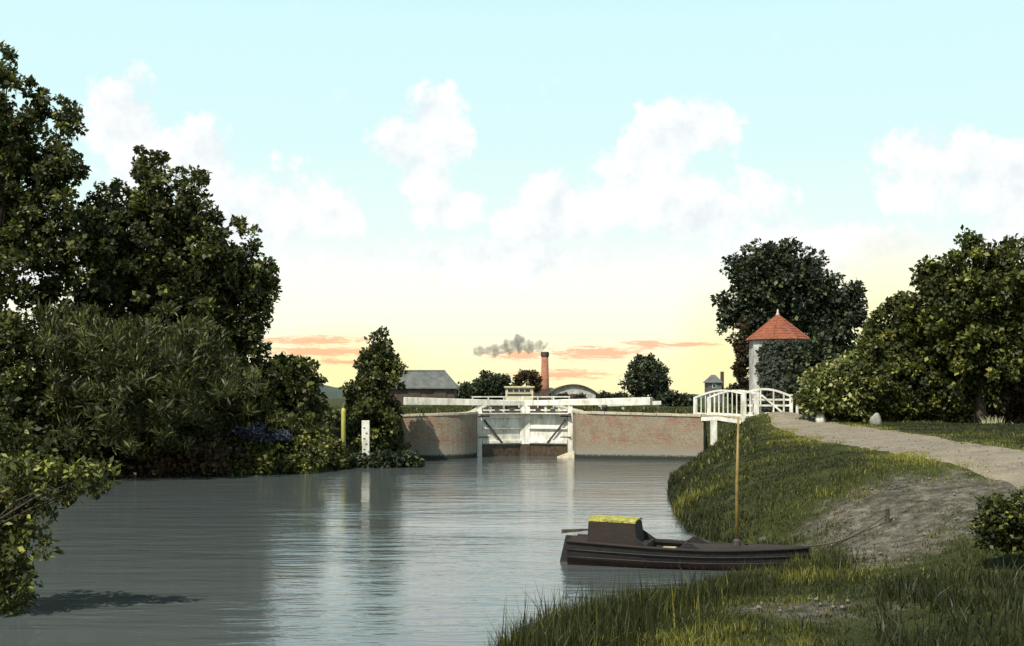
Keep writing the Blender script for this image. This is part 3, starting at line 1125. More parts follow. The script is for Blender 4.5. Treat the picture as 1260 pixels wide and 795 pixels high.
def hut():
    t = thing('lock_hut', 'tall eight-sided whitewashed hut with a pointed red tiled roof', 'hut', HUT)
    c = HUT
    R, ze, za = 1.76, 6.60, 8.10
    mb = MB()
    b, tp = octo(c, R, c[2] - 0.4), octo(c, R, ze)
    mb.add(b + tp, [(k, (k + 1) % 8, 8 + (k + 1) % 8, 8 + k) for k in range(8)] + [tuple(range(7, -1, -1)), tuple(range(8, 16))])
    mb.build('wall', M['render'], t)
    # roof of plain tiles laid in overlapping courses
    mb = MB()
    nc = 9
    rr0, rings = R + 0.20, []
    for k in range(nc):
        a, b = k / nc, (k + 1) / nc
        ra, rb = rr0 * (1 - a) + 0.07 * a, rr0 * (1 - b) + 0.07 * b
        rings += [octo(c, ra + 0.035, ze + (za - ze) * a - 0.01), octo(c, ra + 0.035, ze + (za - ze) * a + 0.03), octo(c, rb, ze + (za - ze) * b + 0.012)]
    vs = [p for g in rings for p in g]
    fs = [tuple(range(7, -1, -1)), tuple(len(vs) - 8 + k for k in range(8))]
    for g in range(len(rings) - 1):
        fs += [(g * 8 + k, g * 8 + (k + 1) % 8, g * 8 + 8 + (k + 1) % 8, g * 8 + 8 + k) for k in range(8)]
    mb.add(vs, fs)
    roof = mb.build('roof', M['tile'], t)
    for k in range(8):
        p, q = np.array(octo(c, R + 0.17, ze + 0.04)[k]), np.array(octo(c, 0.08, za + 0.02)[k])
        MB().tube([p, q], [0.06, 0.05], 6).build('hip_tile', M['tile'], roof)
    MB().lathe(c[:2], [(0.10, za - 0.05), (0.13, za + 0.08), (0.06, za + 0.2), (0.07, za + 0.3), (0.01, za + 0.42)], 10).build('finial', M['stone'], roof, smooth=True)
    # ivy over the front and right faces
    r = np.random.default_rng(44)
    n = 19000
    ang = np.radians(r.uniform(-150, 25, n))
    z = c[2] + r.uniform(0, 1, n) * (ze - c[2] - 0.15)
    edge = np.radians(-133 + 4 * np.sin(z * 2.2) + 3 * np.sin(z * 6.1) + r.normal(0, 4, len(z)))
    ok = ang > edge
    ang, z = ang[ok], z[ok]
    n = len(ang)
    a8 = (np.mod(ang, math.pi / 4)) - math.pi / 8
    sec = np.floor(np.mod(ang, 2 * math.pi) / (math.pi / 4))
    fa = np.mod(ang + math.pi / 8, math.pi / 4) - math.pi / 8
    rr = R * math.cos(math.pi / 8) / np.cos(np.mod(ang, math.pi / 4) - (math.pi / 8) * 0) if False else R * 0.985
    bulge = 0.03 + 0.10 * (0.5 + 0.5 * np.sin(ang * 7 + z * 2.3) * np.sin(z * 3.1 - ang * 4)) + 0.06 * np.sin(ang * 17 + z * 7) + np.abs(r.normal(0, 0.10, n))
    rad = rr + bulge
    pos = np.stack([rad * np.cos(ang), rad * np.sin(ang), z - c[2]], -1)
    out = np.stack([np.cos(ang), np.sin(ang), np.full(n, 0.35)], -1) + r.normal(0, 0.4, (n, 3))
    ax = np.cross(out, r.normal(size=(n, 3)))
    ax[:, 2] -= 0.6
    ln = 0.20 * r.uniform(0.6, 1.3, n)
    iv = thing('ivy', 'dark ivy smothering the front of the eight-sided hut', 'ivy', HUT)
    link_mesh('leaves', leaf_mesh('leaves', pos, ax, out, ln, ln * 0.8, np.clip(r.normal(0.35, 0.2, n), 0, 1)), M['leaf_blue'], iv)
    mb = MB()
    for a in (-100, -60, -20):
        q = math.radians(a)
        mb.tube([(c[0] + (R + 0.08) * math.cos(q), c[1] + (R + 0.08) * math.sin(q), c[2] - 0.2), (c[0] + (R + 0.05) * math.cos(q + 0.1), c[1] + (R + 0.05) * math.sin(q + 0.1), c[2] + 2), (c[0] + (R + 0.05) * math.cos(q - 0.1), c[1] + (R + 0.05) * math.sin(q - 0.1), c[2] + 4)], [0.06, 0.04, 0.02], 6)
    mb.build('stems', M['bark'], iv)


hut()

# ------------------------------------------------------------------ buildings beyond the lock
def barn():
    d = 150.0
    g = H1(-11, d)
    x0, x1 = -16.6, -6.7
    t = thing('barn', 'dark barn with a grey slate hipped roof behind the left balance beam', 'barn', (-11.5, d + 3, g))
    MB().box(x0 + 0.4, x1 - 0.4, d + 0.4, d + 6.6, g - 0.5, 4.35).build('wall', M['barn_wall'], t)
    e, r = 4.2, 6.35
    mb = MB()
    b = [(x0, d, e), (x1, d, e), (x1, d + 7, e), (x0, d + 7, e)]
    mb.add([(p[0], p[1], e - 0.12) for p in b] + b + [(x0 + 1.9, d + 3.5, r), (x1 - 1.7, d + 3.5, r)], [(3, 2, 1, 0), (0, 1, 5, 4), (1, 2, 6, 5), (2, 3, 7, 6), (3, 0, 4, 7), (4, 5, 9, 8), (5, 6, 9), (6, 7, 8, 9), (7, 4, 8)])
    rf = mb.build('roof', M['slate'], t)
    MB().tube([(x0 + 1.9, d + 3.5, r + 0.03), (x1 - 1.7, d + 3.5, r + 0.03)], [0.12, 0.12], 6).build('ridge', M['slate'], rf)
    for x in (-12.8, -9.6):
        MB().box(x, x + 1.5, d + 0.3, d + 0.37, g, 3.9).build('door', M['weed_wood'], t)


barn()


def stack():
    d = 300.0
    c = P(670.5, 488, d)
    g = H1(c[0], d)
    top = EYE + (488 - 433) * d / FP
    t = thing('factory_chimney', 'tall red brick factory chimney smoking on the skyline', 'chimney', (c[0], d, g))
    MB().lathe(c[:2], [(1.1, g - 1), (1.02, g + 3), (0.84, top - 1.2)], 18).build('shaft', M['stack_brick'], t, smooth=True)
    MB().lathe(c[:2], [(0.9, top - 1.2), (1.03, top - 0.95), (1.03, top - 0.35), (0.92, top)], 18).build('cap', M['barn_wall'], t)
    # smoke drifting left from the top: real air with soot in it
    r = np.random.default_rng(3)
    path = [(0.0, 0.9, 1.2), (-0.6, 1.4, 1.5), (-2.2, 1.3, 1.15), (-4.2, 1.3, 1.5), (-6.4, 1.9, 2.0), (-8.6, 1.3, 1.6), (-11, 0.5, 1.3), (-14, 0.25, 1.25), (-17.6, 0.1, 0.9)]
    mb = MB()
    pts, rad = [], []
    for q in np.linspace(0, 1, 34):
        i = q * (len(path) - 1)
        x, z, s = [np.interp(i, range(len(path)), [p[k] for p in path]) for k in range(3)]
        pts.append((c[0] + x, d, top + z))
        rad.append(max(0.15, 1.3 * s * (0.85 + 0.22 * math.sin(i * 5.1) + 0.12 * math.sin(i * 11))))
    mb.tube(pts, rad, 14)
    mb.v = [tuple(np.array(v) + r.normal(0, 0.10, 3)) for v in mb.v]
    m = bpy.data.materials.new('smoke')
    m.use_nodes = True
    nt = m.node_tree
    nt.nodes.remove(nt.nodes['Principled BSDF'])
    pv = nnode(nt, 'ShaderNodeVolumePrincipled')
    pv.inputs['Color'].default_value = (0.34, 0.33, 0.36, 1)
    tc = nnode(nt, 'ShaderNodeTexCoord')
    n = nnode(nt, 'ShaderNodeTexNoise', Scale=0.75, Detail=4.0, Roughness=0.6)
    nt.links.new(tc.outputs['Object'], n.inputs['Vector'])
    mr = nnode(nt, 'ShaderNodeMapRange')
    nt.links.new(n.outputs[0], mr.inputs[0])
    for k, v in ((1, 0.34), (2, 0.72), (3, 0.0), (4, 0.75)):
        mr.inputs[k].default_value = v
    nt.links.new(mr.outputs[0], pv.inputs['Density'])
    nt.links.new(pv.outputs[0], nt.nodes['Material Output'].inputs['Volume'])
    o = mb.build('smoke_plume', m, None, smooth=True, loc=(c[0], d, top))
    tag(o, 'grey smoke trailing left from the top of the red factory chimney', 'smoke', kind='stuff')


stack()


def arched_shed():
    d = 220.0
    x0, x1 = (678 - 630) * d / FP, (733 - 630) * d / FP
    g = H1(10, d)
    cx, hw = (x0 + x1) / 2, (x1 - x0) / 2
    t = thing('arched_shed', 'white walled shed with a low dark curved roof right of the chimney', 'shed', (cx, d + 7, g))
    arcz = lambda x: 3.75 + 1.35 * (1 - ((x - cx) / hw) ** 2)
    n = 14
    xs = [x0 + (x1 - x0) * i / n for i in range(n + 1)]
    mb = MB()
    vs = [(x, y, z) for y in (d, d + 14) for x, z in [(x0, g - 0.5)] + [(x, arcz(x)) for x in xs] + [(x1, g - 0.5)]]
    k = n + 3
    mb.add(vs, [tuple(range(k))[::-1], tuple(range(k, 2 * k)), (0, k - 1, 2 * k - 1, k)] + [(i, i + 1, k + i + 1, k + i) for i in range(k - 1)])
    mb.build('wall', M['render'], t)
    mb = MB()
    xr = [x0 - 0.4 + (x1 - x0 + 0.8) * i / n for i in range(n + 1)]
    vs = [(x, y, arcz(x) + o) for y in (d - 0.4, d + 14.4) for o in (0.03, 0.28) for x in xr]
    k = n + 1
    mb.add(vs, [f for i in range(n) for f in ((i, i + 1, k + i + 1, k + i), (2 * k + i, 3 * k + i, 3 * k + i + 1, 2 * k + i + 1), (k + i, k + i + 1, 3 * k + i + 1, 3 * k + i), (i, 2 * k + i, 2 * k + i + 1, i + 1))] + [(0, k, 3 * k, 2 * k), (n, 2 * k + n, 3 * k + n, k + n)])
    mb.build('roof', M['barn_wall'], t)
    MB().box(x0 - 3.6, x0 - 0.1, d + 1, d + 10, g - 0.5, 4.5).build('lean_to', M['barn_wall'], t)
    MB().box(cx - 0.6, cx + 0.9, d - 0.05, d - 0.005, g, 3.6).build('door', M['barn_wall'], t)


arched_shed()


def cream_hut():
    d = 132.0
    x0, x1 = (622 - 630) * d / FP, (656 - 630) * d / FP
    g = H1(0.6, d)
    t = thing('cream_hut', 'small cream painted hut with a dark window band beyond the lock', 'hut', ((x0 + x1) / 2, d + 1, g))
    MB().box(x0, x1, d, d + 2.6, g - 0.4, 4.1).build('wall', M['cream'], t)
    MB().box(x0 - 0.15, x1 + 0.15, d - 0.2, d + 2.8, 4.103, 4.25).build('roof', M['cream'], t)
    w = MB().box(x0 + 0.2, x1 - 0.18, d - 0.04, d - 0.005, 3.62, 3.98).build('window', M['cream'], t)
    n = 4
    for i in range(n):
        a = x0 + 0.26 + (x1 - x0 - 0.5) * i / n
        MB().box(a, a + (x1 - x0 - 0.5) / n - 0.08, d - 0.06, d - 0.043, 3.66, 3.95).build('pane', M['glass'], w)
    MB().box(x0 + 0.2, x1 - 0.18, d - 0.05, d - 0.005, 3.18, 3.44).build('dark_panel', M['barn_wall'], t)


cream_hut()


def cottage():
    d = 190.0
    x0, x1 = (872 - 630) * d / FP, (888 - 630) * d / FP
    g = H1(31, d)
    cx = (x0 + x1) / 2
    t = thing('cottage', 'small far cottage with a dark roof and tall chimney above the footbridge', 'cottage', (cx, d + 2, g))
    ez = EYE + (488 - 470) * d / FP
    rz = EYE + (488 - 461) * d / FP
    MB().box(x0, x1, d, d + 4, g - 0.4, ez).build('wall', M['slate'], t)
    mb = MB()
    a, b = x0 - 0.3, x1 + 0.2
    mb.add([(a, d - 0.3, ez - 0.1), (b, d - 0.3, ez - 0.1), (b, d + 4.3, ez - 0.1), (a, d + 4.3, ez - 0.1), (cx - 0.3, d + 2, rz), (cx + 0.35, d + 2, rz)], [(3, 2, 1, 0), (0, 1, 5, 4), (1, 2, 5), (2, 3, 4, 5), (3, 0, 4)])
    rf = mb.build('roof', M['slate'], t)
    MB().box(x1 + 0.15, x1 + 0.62, d + 1.5, d + 2.1, g - 0.4, EYE + (488 - 457) * d / FP).build('chimney', M['barn_wall'], t)
    w = MB().box(cx - 0.45, cx + 0.15, d - 0.05, d - 0.005, ez - 0.95, ez - 0.3).build('window', M['white'], t)
    MB().box(cx - 0.38, cx + 0.08, d - 0.07, d - 0.053, ez - 0.88, ez - 0.37).build('pane', M['glass'], w)


cottage()

# ------------------------------------------------------------------ posts on the left bank
def left_posts():
    x, y = (422.5 - 630) * 53.5 / FP, 53.5
    z = -0.2
    t = thing('mooring_pole', 'tall thin yellow-green pole at the water left of the pointed tree', 'pole', (x, y, 0))
    MB().lathe((x, y), [(0.10, -1.0), (0.095, 2.45), (0.085, 2.58), (0.03, 2.62)], 12).build('pole_shaft', M['yellow_post'], t, smooth=True)
    d = 54.5
    x = (450 - 630) * d / FP
    t = thing('depth_post', 'stout white depth post with dark marks in front of the pointed tree', 'post', (x, d, 0))
    MB().box(x - 0.17, x + 0.17, d - 0.1, d + 0.1, -1.0, 2.06).build('post_board', M['white'], t, bevel=0.012)
    for i in range(5):
        z = 0.75 + i * 0.24
        s = 0.05 if i % 2 else -0.05
        MB().box(x - 0.045 + s, x + 0.045 + s, d - 0.115, d - 0.102, z, z + 0.045).build('mark', M['iron'], t)


left_posts()

# ------------------------------------------------------------------ the moored boat
def boat():
    st, bw = np.array([1.14, 23.1]), np.array([5.35, 21.95])
    L = np.linalg.norm(bw - st)
    ax = (bw - st) / L
    sv = np.array([-ax[1], ax[0]])                  # to port, away from the camera
    t = thing('moored_boat', 'small dark boat with a yellow-topped cabin and bare mast at the bank', 'boat', (*((st + bw) / 2), 0))
    W = lambda s, v, z: (*(st + ax * s + sv * v), z)
    stations = np.linspace(0, 1, 17)

    def beam_at(q):
        return 0.60 * (1 - max(0, (q - 0.35) / 0.65) ** 2.3) * (0.78 + 0.22 * min(1, q / 0.35)) + 0.015

    def sheer(q):
        return 0.45 - 0.10 * math.sin(min(q, 0.8) / 0.8 * math.pi * 0.5) + 0.13 * max(0, q - 0.6)
    ring = 7
    V, rows = [], []
    for q in stations:
        b, zs = beam_at(q), sheer(q)
        keel = -0.22 + 0.32 * max(0, (q - 0.7) / 0.3) ** 2
        half = [(b, zs), (b * 0.985, zs * 0.62), (b * 0.93, 0.12), (b * 0.82, -0.02), (b * 0.5, keel * 0.75), (0, keel)]
        prof = half + [(-v, z) for v, z in half[-2::-1]]
        rows.append([W(q * L, v, z) for v, z in prof])
    n = len(rows[0])

    def band(i0, i1, mat, nm, parent=t):
        mb = MB()
        vs = [p for r in rows for p in r[i0:i1 + 1]]
        k = i1 - i0 + 1
        mb.add(vs, [(r * k + j, r * k + j + 1, (r + 1) * k + j + 1, (r + 1) * k + j) for r in range(len(rows) - 1) for j in range(k - 1)])
        return mb.build(nm, mat, parent, smooth=True)
    hull = band(0, 2, M['hull'], 'topside')
    band(n - 3, n - 1, M['hull'], 'topside')
    band(2, n - 3, M['hull_red'], 'bottom')
    MB().add(rows[0], [tuple(range(n))]).build('transom', M['hull'], t)
    # lap strakes and gunwale along both sides
    for s in (1, -1):
        for f, rad, nm, mt in ((1.0, 0.030, 'gunwale', 'cabin'), (0.66, 0.014, 'strake', 'hull'), (0.36, 0.013, 'strake', 'hull')):
            pts = [W(q * L, s * (beam_at(q) * (0.985 if f < 1 else 1.0) + 0.012), sheer(q) * f) for q in np.linspace(0, 0.995, 18)]
            MB().tube(pts, [rad] * 18, 6).build(nm, M[mt], t, smooth=True)

    def deck(q0, q1, nm, mat, dz=0.0, camber=0.05):
        mb = MB()
        vs, k = [], 7
        qs = np.linspace(q0, q1, 9)
        for q in qs:
            for v in np.linspace(-1, 1, k):
                vs.append(W(q * L, v * beam_at(q) * (0.98 if dz == 0 else 0.80), sheer(q) - 0.01 + dz + camber * (1 - v * v)))
        mb.add(vs, [(i * k + j, (i + 1) * k + j, (i + 1) * k + j + 1, i * k + j + 1) for i in range(8) for j in range(k - 1)])
        return mb.build(nm, mat, t, smooth=True)
    deck(0.0, 0.33, 'afterdeck', M['cabin'])
    deck(0.49, 0.995, 'foredeck', M['cabin'])
    deck(0.33, 0.49, 'cockpit_sole', M['timber_in'], dz=-0.30, camber=0)
    for q in (0.335, 0.485):
        MB().beam(W(q * L, -beam_at(q) * 0.95, sheer(q) - 0.12), W(q * L, beam_at(q) * 0.95, sheer(q) - 0.12), 0.04, 0.30).build('bulkhead', M['cabin'], t)
    MB().beam(W(0.41 * L, -beam_at(0.4) * 0.86, 0.27), W(0.41 * L, beam_at(0.4) * 0.86, 0.27), 0.24, 0.03).build('thwart', M['timber_in'], t)
    # cabin: boarded box with a bright canvas top
    a, b, w = 0.085 * L, 0.295 * L, 0.42
    z0, z1 = 0.40, 0.82
    bot = [W(a, -w, z0), W(b + 0.03, -w, z0), W(b + 0.03, w, z0), W(a, w, z0)]
    top = [W(a + 0.02, -w + 0.03, z1), W(b - 0.02, -w + 0.03, z1 - 0.03), W(b - 0.02, w - 0.03, z1 - 0.03), W(a + 0.02, w - 0.03, z1)]
    cb = MB().hexa(bot, top).build('cabin', M['cabin'], t, bevel=0.02)
    mb = MB()
    vs, k = [], 7
    for s in np.linspace(a + 0.012, b - 0.012, 6):
        q = (s - a) / (b - a)
        for v in np.linspace(-1, 1, k):
            vs.append(W(s, v * (w - 0.022), z1 - 0.03 * q + 0.033 + 0.03 * (1 - v ** 4)))
    m0 = len(vs)
    vs += [(p[0], p[1], p[2] - 0.03) for p in vs]
    fs = [(i * k + j, (i + 1) * k + j, (i + 1) * k + j + 1, i * k + j + 1) for i in range(5) for j in range(k - 1)]
    rim = list(range(k)) + [i * k + k - 1 for i in range(1, 6)] + [5 * k + j for j in range(k - 2, -1, -1)] + [i * k for i in range(4, 0, -1)]
    fs += [tuple(i + m0 for i in f[::-1]) for f in fs]
    fs += [(rim[i], rim[(i + 1) % len(rim)], rim[(i + 1) % len(rim)] + m0, rim[i] + m0) for i in range(len(rim))]
    MB().add(vs, fs).build('canvas_top', M['canvas'], cb)
    # coaming rising at both ends of the cockpit
    for s in (1, -1):
        def cz(q):
            return sheer(q) + 0.02 + 0.17 * max(0, 1 - (q - 0.29) / 0.06) + 0.13 * max(0, 1 - abs(q - 0.52) / 0.045)
        qs = np.linspace(0.29, 0.57, 15)
        vs = []
        for q in qs:
            v = s * beam_at(q) * 0.93
            vs += [W(q * L, v - 0.015, sheer(q) - 0.03), W(q * L, v + 0.015, sheer(q) - 0.03), W(q * L, v + 0.015, cz(q)), W(q * L, v - 0.015, cz(q))]
        fs = []
        for i in range(14):
            c = i * 4
            fs += [(c, c + 4, c + 5, c + 1), (c + 1, c + 5, c + 6, c + 2), (c + 2, c + 6, c + 7, c + 3), (c + 3, c + 7, c + 4, c)]
        fs += [(0, 1, 2, 3), (59, 58, 57, 56)]
        MB().add(vs, fs).build('coaming', M['hull'], t)
    # rudder with its tiller, mast, hatch
    MB().hexa([W(-0.28, -0.025, -0.2), W(0.01, -0.025, -0.2), W(0.01, 0.025, -0.2), W(-0.28, 0.025, -0.2)], [W(-0.12, -0.025, 0.5), W(0.01, -0.025, 0.5), W(0.01, 0.025, 0.5), W(-0.12, 0.025, 0.5)]).build('rudder', M['hull'], t)
    MB().beam(W(-0.20, 0, 0.57), W(0.34, 0, 0.62), 0.07, 0.07, 0.035, 0.035).build('tiller', M['bark'], t)
    ms = 0.705 * L
    MB().tube([W(ms, 0, 0.30), W(ms + 0.005, 0, 1.6), W(ms + 0.03, 0, 2.72)], [0.036, 0.030, 0.020], 8).build('mast', M['ochre'], t, smooth=True)
    MB().lathe(W(ms, 0, 0)[:2], [(0.07, 0.40), (0.07, 0.5), (0.04, 0.53)], 10).build('mast_step', M['iron'], t)
    # mooring line and its stake ashore
    a = np.array(W(L * 0.97, 0, sheer(0.97) + 0.03))
    sx, sy = 6.9, 22.4
    g = H1(sx, sy)
    b = np.array([sx, sy, g + 0.16])
    pts = [a + (b - a) * q - np.array([0, 0, 0.16 * math.sin(q * math.pi)]) for q in np.linspace(0, 1, 10)]
    for p in pts:
        p[2] = max(p[2], H1(p[0], p[1]) + 0.03)
    o = MB().tube(pts, [0.016] * 10, 6).build('mooring_rope', M['rope'], None, smooth=True, loc=a)
    tag(o, 'dark mooring rope running from the bow to a stake in the bank', 'rope')
    s = MB().lathe((sx, sy), [(0.045, g - 0.3), (0.04, g + 0.24), (0.05, g + 0.25), (0.02, g + 0.28)], 8).build('mooring_stake', M['bark'], None, loc=(sx, sy, g))
    tag(s, 'short dark stake in the bare earth holding the mooring rope', 'stake')


boat()

# ------------------------------------------------------------------ trees and bushes
# left bank, tall trees
foliage('broadleaf_tree', 'tallest dark tree, cut off by the left edge', 'tree', at(-35, 49), lob(49, (-40, 190, 85, 105), (18, 190, 36, 85), (66, 215, 34, 75), (35, 300, 75, 70), (-20, 390, 90, 85), (88, 150, 10, 36), (5, 95, 16, 30), (108, 300, 36, 52), (45, 140, 12, 25)),
        M['leaf_dark'], nclump=800, per=56, leaf=0.20, crad=0.38, rough=0.36, trunk=0.34, limbs=26, seed=11, group='tall trees on the left bank')
foliage('broadleaf_tree', 'dark tree in the middle of the left bank group, with two leafy spires', 'tree', at(150, 52), lob(52, (180, 255, 44, 60), (235, 275, 30, 58), (150, 300, 60, 70), (205, 330, 80, 70), (130, 390, 90, 80), (188, 205, 16, 24), (240, 222, 12, 22)),
        M['leaf_dark'], nclump=740, per=56, leaf=0.20, crad=0.38, rough=0.36, trunk=0.30, limbs=22, seed=12, group='tall trees on the left bank')
foliage('broadleaf_tree', 'dark tree leaning farthest out over the river from the left bank', 'tree', at(255, 53), lob(53, (275, 330, 42, 50), (310, 355, 28, 42), (240, 370, 60, 60), (300, 405, 26, 40), (265, 420, 50, 50), (325, 345, 13, 20)),
        M['leaf_dark'], nclump=560, per=54, leaf=0.20, crad=0.36, rough=0.36, trunk=0.24, limbs=20, seed=13, group='tall trees on the left bank', tintbias=0.06)
foliage('round_bush', 'rounded dark bush at the right end of the left bank trees', 'bush', at(345, 54), lob(54, (345, 480, 40, 40), (372, 470, 20, 26), (310, 490, 45, 40), (385, 505, 14, 20)),
        M['leaf_dark'], nclump=260, per=58, leaf=0.20, crad=0.42, trunk=0.14, limbs=14, seed=14)
# willows and scrub under them
foliage('willow_bush', 'large grey-green willow below the tall trees on the left bank', 'bush', at(128, 48.5), lob(46.6, (150, 450, 85, 68), (90, 435, 45, 50), (215, 470, 60, 65), (130, 510, 100, 60), (240, 440, 25, 40)),
        M['leaf_willow'], nclump=520, per=62, leaf=0.34, crad=0.48, aspect=0.17, rough=0.34, droop=-0.9, trunk=0.18, limbs=20, seed=15, group='willows on the left bank')
foliage('willow_bush', 'smaller grey-green willow bending towards the round bush on the left bank', 'bush', at(262, 51), lob(50.6, (262, 500, 55, 60), (295, 485, 30, 35), (225, 530, 50, 45)),
        M['leaf_willow'], nclump=300, per=60, leaf=0.32, crad=0.46, aspect=0.18, rough=0.32, droop=-0.9, trunk=0.14, limbs=14, seed=16, group='willows on the left bank')
foliage('dark_bush', 'dark overhanging bush below the tallest tree at the left edge', 'bush', at(0, 45.6), lob(45.6, (-10, 450, 60, 70), (20, 520, 60, 55), (-40, 520, 80, 80), (85, 555, 50, 30), (10, 568, 60, 24, -2), (-10, 555, 50, 40, -3)),
        M['leaf_dark'], nclump=420, per=60, leaf=0.22, crad=0.50, trunk=0.2, limbs=14, seed=17, tintbias=0.0, hang=1.0)
foliage('bank_bush', 'rusty green scrub hanging over the water below the willows', 'bush', at(195, 48.6), lob(48.3, (190, 555, 60, 26), (250, 560, 45, 24), (140, 560, 40, 26), (175, 577, 45, 12, -0.7), (240, 577, 45, 12, -0.2), (115, 578, 30, 12, -0.8)),
        M['leaf_rust'], nclump=240, per=60, leaf=0.18, crad=0.40, trunk=0.1, limbs=8, seed=18, tintbias=0.05, hang=1.2)
foliage('bank_bush', 'green scrub at the water below the round bush', 'bush', at(320, 51), lob(50.6, (320, 555, 45, 26), (370, 558, 30, 20), (345, 530, 40, 20), (310, 574, 40, 12, -1.6), (365, 573, 32, 12, -0.8)),
        M['leaf_olive'], nclump=240, per=58, leaf=0.18, crad=0.38, trunk=0.1, limbs=8, seed=19, hang=1.2)
foliage('flowering_bush', 'mauve flowering clump on the left bank below the round bush', 'bush', at(325, 50.3), lob(49.9, (318, 533, 22, 8), (345, 537, 14, 6)),
        M['leaf_mauve'], nclump=60, per=40, leaf=0.12, crad=0.22, trunk=0.04, limbs=5, seed=20)
foliage('bank_bush', 'low green scrub between the left bank and the yellow-green pole', 'bush', at(397, 53.2), lob(53.2, (397, 553, 22, 20), (378, 560, 18, 14), (412, 560, 12, 14), (400, 570, 28, 10, -0.6)),
        M['leaf_olive'], nclump=130, per=55, leaf=0.17, crad=0.36, trunk=0.07, limbs=6, seed=21, hang=1.2)
foliage('field_hedge', 'dark hedge on the grassy rise behind the yellow-green pole', 'hedge', at(398, 62), lob(62, (395, 525, 28, 18), (425, 525, 22, 20)),
        M['leaf_dark'], nclump=130, per=55, leaf=0.2, crad=0.42, trunk=0.08, limbs=6, seed=22)
# pointed tree by the lock wall
foliage('pointed_tree', 'pointed dark green tree standing alone at the end of the left lock wall', 'tree', at(460, 58), lob(57.6, (468, 430, 12, 20), (464, 452, 22, 22), (462, 480, 31, 26), (460, 508, 33, 28), (462, 540, 36, 28), (432, 478, 9, 9), (488, 450, 8, 8)),
        M['leaf_dark'], nclump=330, per=62, leaf=0.18, crad=0.34, rough=0.24, trunk=0.15, limbs=18, seed=23, tintbias=0.04)
foliage('bank_bush', 'grey-green weeds hanging into the water below the pointed tree', 'bush', at(478, 57.6), lob(54.0, (468, 568, 26, 10), (495, 567, 20, 8), (446, 571, 18, 9)),
        M['leaf_blue'], nclump=130, per=45, leaf=0.16, crad=0.30, trunk=0.05, limbs=5, seed=24, hang=1.0)
# near shrub at the left edge
foliage('riverside_shrub', 'sprawling yellow-green shrub over the water in the left foreground', 'shrub', (-8.9, 16.3, H1(-9.4, 16.3)), lob(17.6, (15, 610, 60, 45), (60, 590, 55, 26), (105, 583, 38, 20), (0, 680, 42, 50), (-40, 640, 60, 80), (30, 650, 30, 30), (18, 705, 26, 32), (-10, 735, 35, 25)),
        M['leaf_olive'], nclump=270, per=24, leaf=0.105, crad=0.21, rough=0.45, aspect=0.5, trunk=0.05, limbs=60, seed=25, tintbias=0.0, hang=1.2)

# right bank
foliage('great_tree', 'great dark spreading tree behind the eight-sided hut', 'tree', at(914, 84), lob(86, (935, 335, 46, 40), (985, 345, 48, 40), (1020, 385, 42, 45), (920, 375, 34, 32), (965, 395, 70, 50), (1005, 435, 52, 42), (1045, 375, 18, 28), (965, 318, 24, 20), (896, 388, 12, 12)),
        M['leaf_blue'], nclump=640, per=60, leaf=0.30, crad=0.66, rough=0.15, trunk=0.50, limbs=22, seed=31, lean=(0.1, 0))
foliage('tall_tree', 'tall sunlit green tree cut off by the right edge', 'tree', at(1205, 54), lob(54, (1205, 365, 60, 60), (1245, 340, 45, 50), (1165, 385, 45, 50), (1150, 345, 22, 24), (1215, 430, 75, 60), (1150, 330, 10, 10), (1195, 300, 10, 14), (1270, 400, 40, 70)),
        M['leaf_olive'], nclump=620, per=62, leaf=0.22, crad=0.46, rough=0.2, trunk=0.28, limbs=22, seed=32, tintbias=-0.06)
foliage('small_tree', 'small green tree between the great dark tree and the tall right tree', 'tree', at(1105, 56), lob(56, (1110, 395, 24, 28), (1095, 425, 36, 34), (1130, 420, 32, 36), (1105, 455, 50, 40)),
        M['leaf_olive'], nclump=340, per=60, leaf=0.20, crad=0.42, rough=0.2, trunk=0.16, limbs=16, seed=33, tintbias=-0.02)
foliage('pale_bush', 'pale yellow-green bush just right of the arched gate', 'bush', at(1020, 55.0), lob(54.3, (1012, 480, 28, 28), (1035, 468, 26, 30), (1000, 495, 18, 16), (1042, 490, 30, 22)),
        M['leaf_gold'], nclump=230, per=52, leaf=0.17, crad=0.36, trunk=0.09, limbs=10, seed=34)
for px, w, h, mt, lb, sd_ in ((1062, 42, 46, 'leaf_olive', 'green hedge bush next to the pale bush', 35), (1118, 48, 44, 'leaf_olive', 'green hedge bush under the small green tree', 36),
                              (1180, 46, 48, 'leaf_olive', 'green hedge bush under the tall right tree', 37), (1240, 44, 52, 'leaf_rust', 'rusty brown hedge bush at the right edge', 38)):
    foliage('hedge_bush', lb, 'bush', at(px, 55.2), lob(55, (px, 476, w, h), (px - 18, 498, w * 0.7, 20), (px + 20, 496, w * 0.7, 22)),
            M[mt], nclump=300, per=58, leaf=0.19, crad=0.42, trunk=0.1, limbs=10, seed=sd_, group='bushes of the hedge beside the towpath', tintbias=-0.04)
foliage('edge_shrub', 'low dark green shrub at the right edge of the near bank', 'shrub', at(1262, 17.5), lob(17.6, (1240, 640, 36, 24), (1275, 645, 50, 45), (1225, 655, 22, 14)),
        M['leaf_olive'], nclump=230, per=46, leaf=0.075, crad=0.16, trunk=0.03, limbs=20, seed=39, tintbias=-0.08)

foliage('dark_bush', 'dark bush crowding the right side of the eight-sided hut', 'bush', at(1003, 72), lob(71, (1000, 440, 20, 30), (1010, 465, 26, 28), (990, 480, 18, 20)),
        M['leaf_blue'], nclump=170, per=55, leaf=0.24, crad=0.5, trunk=0.1, limbs=8, seed=40)

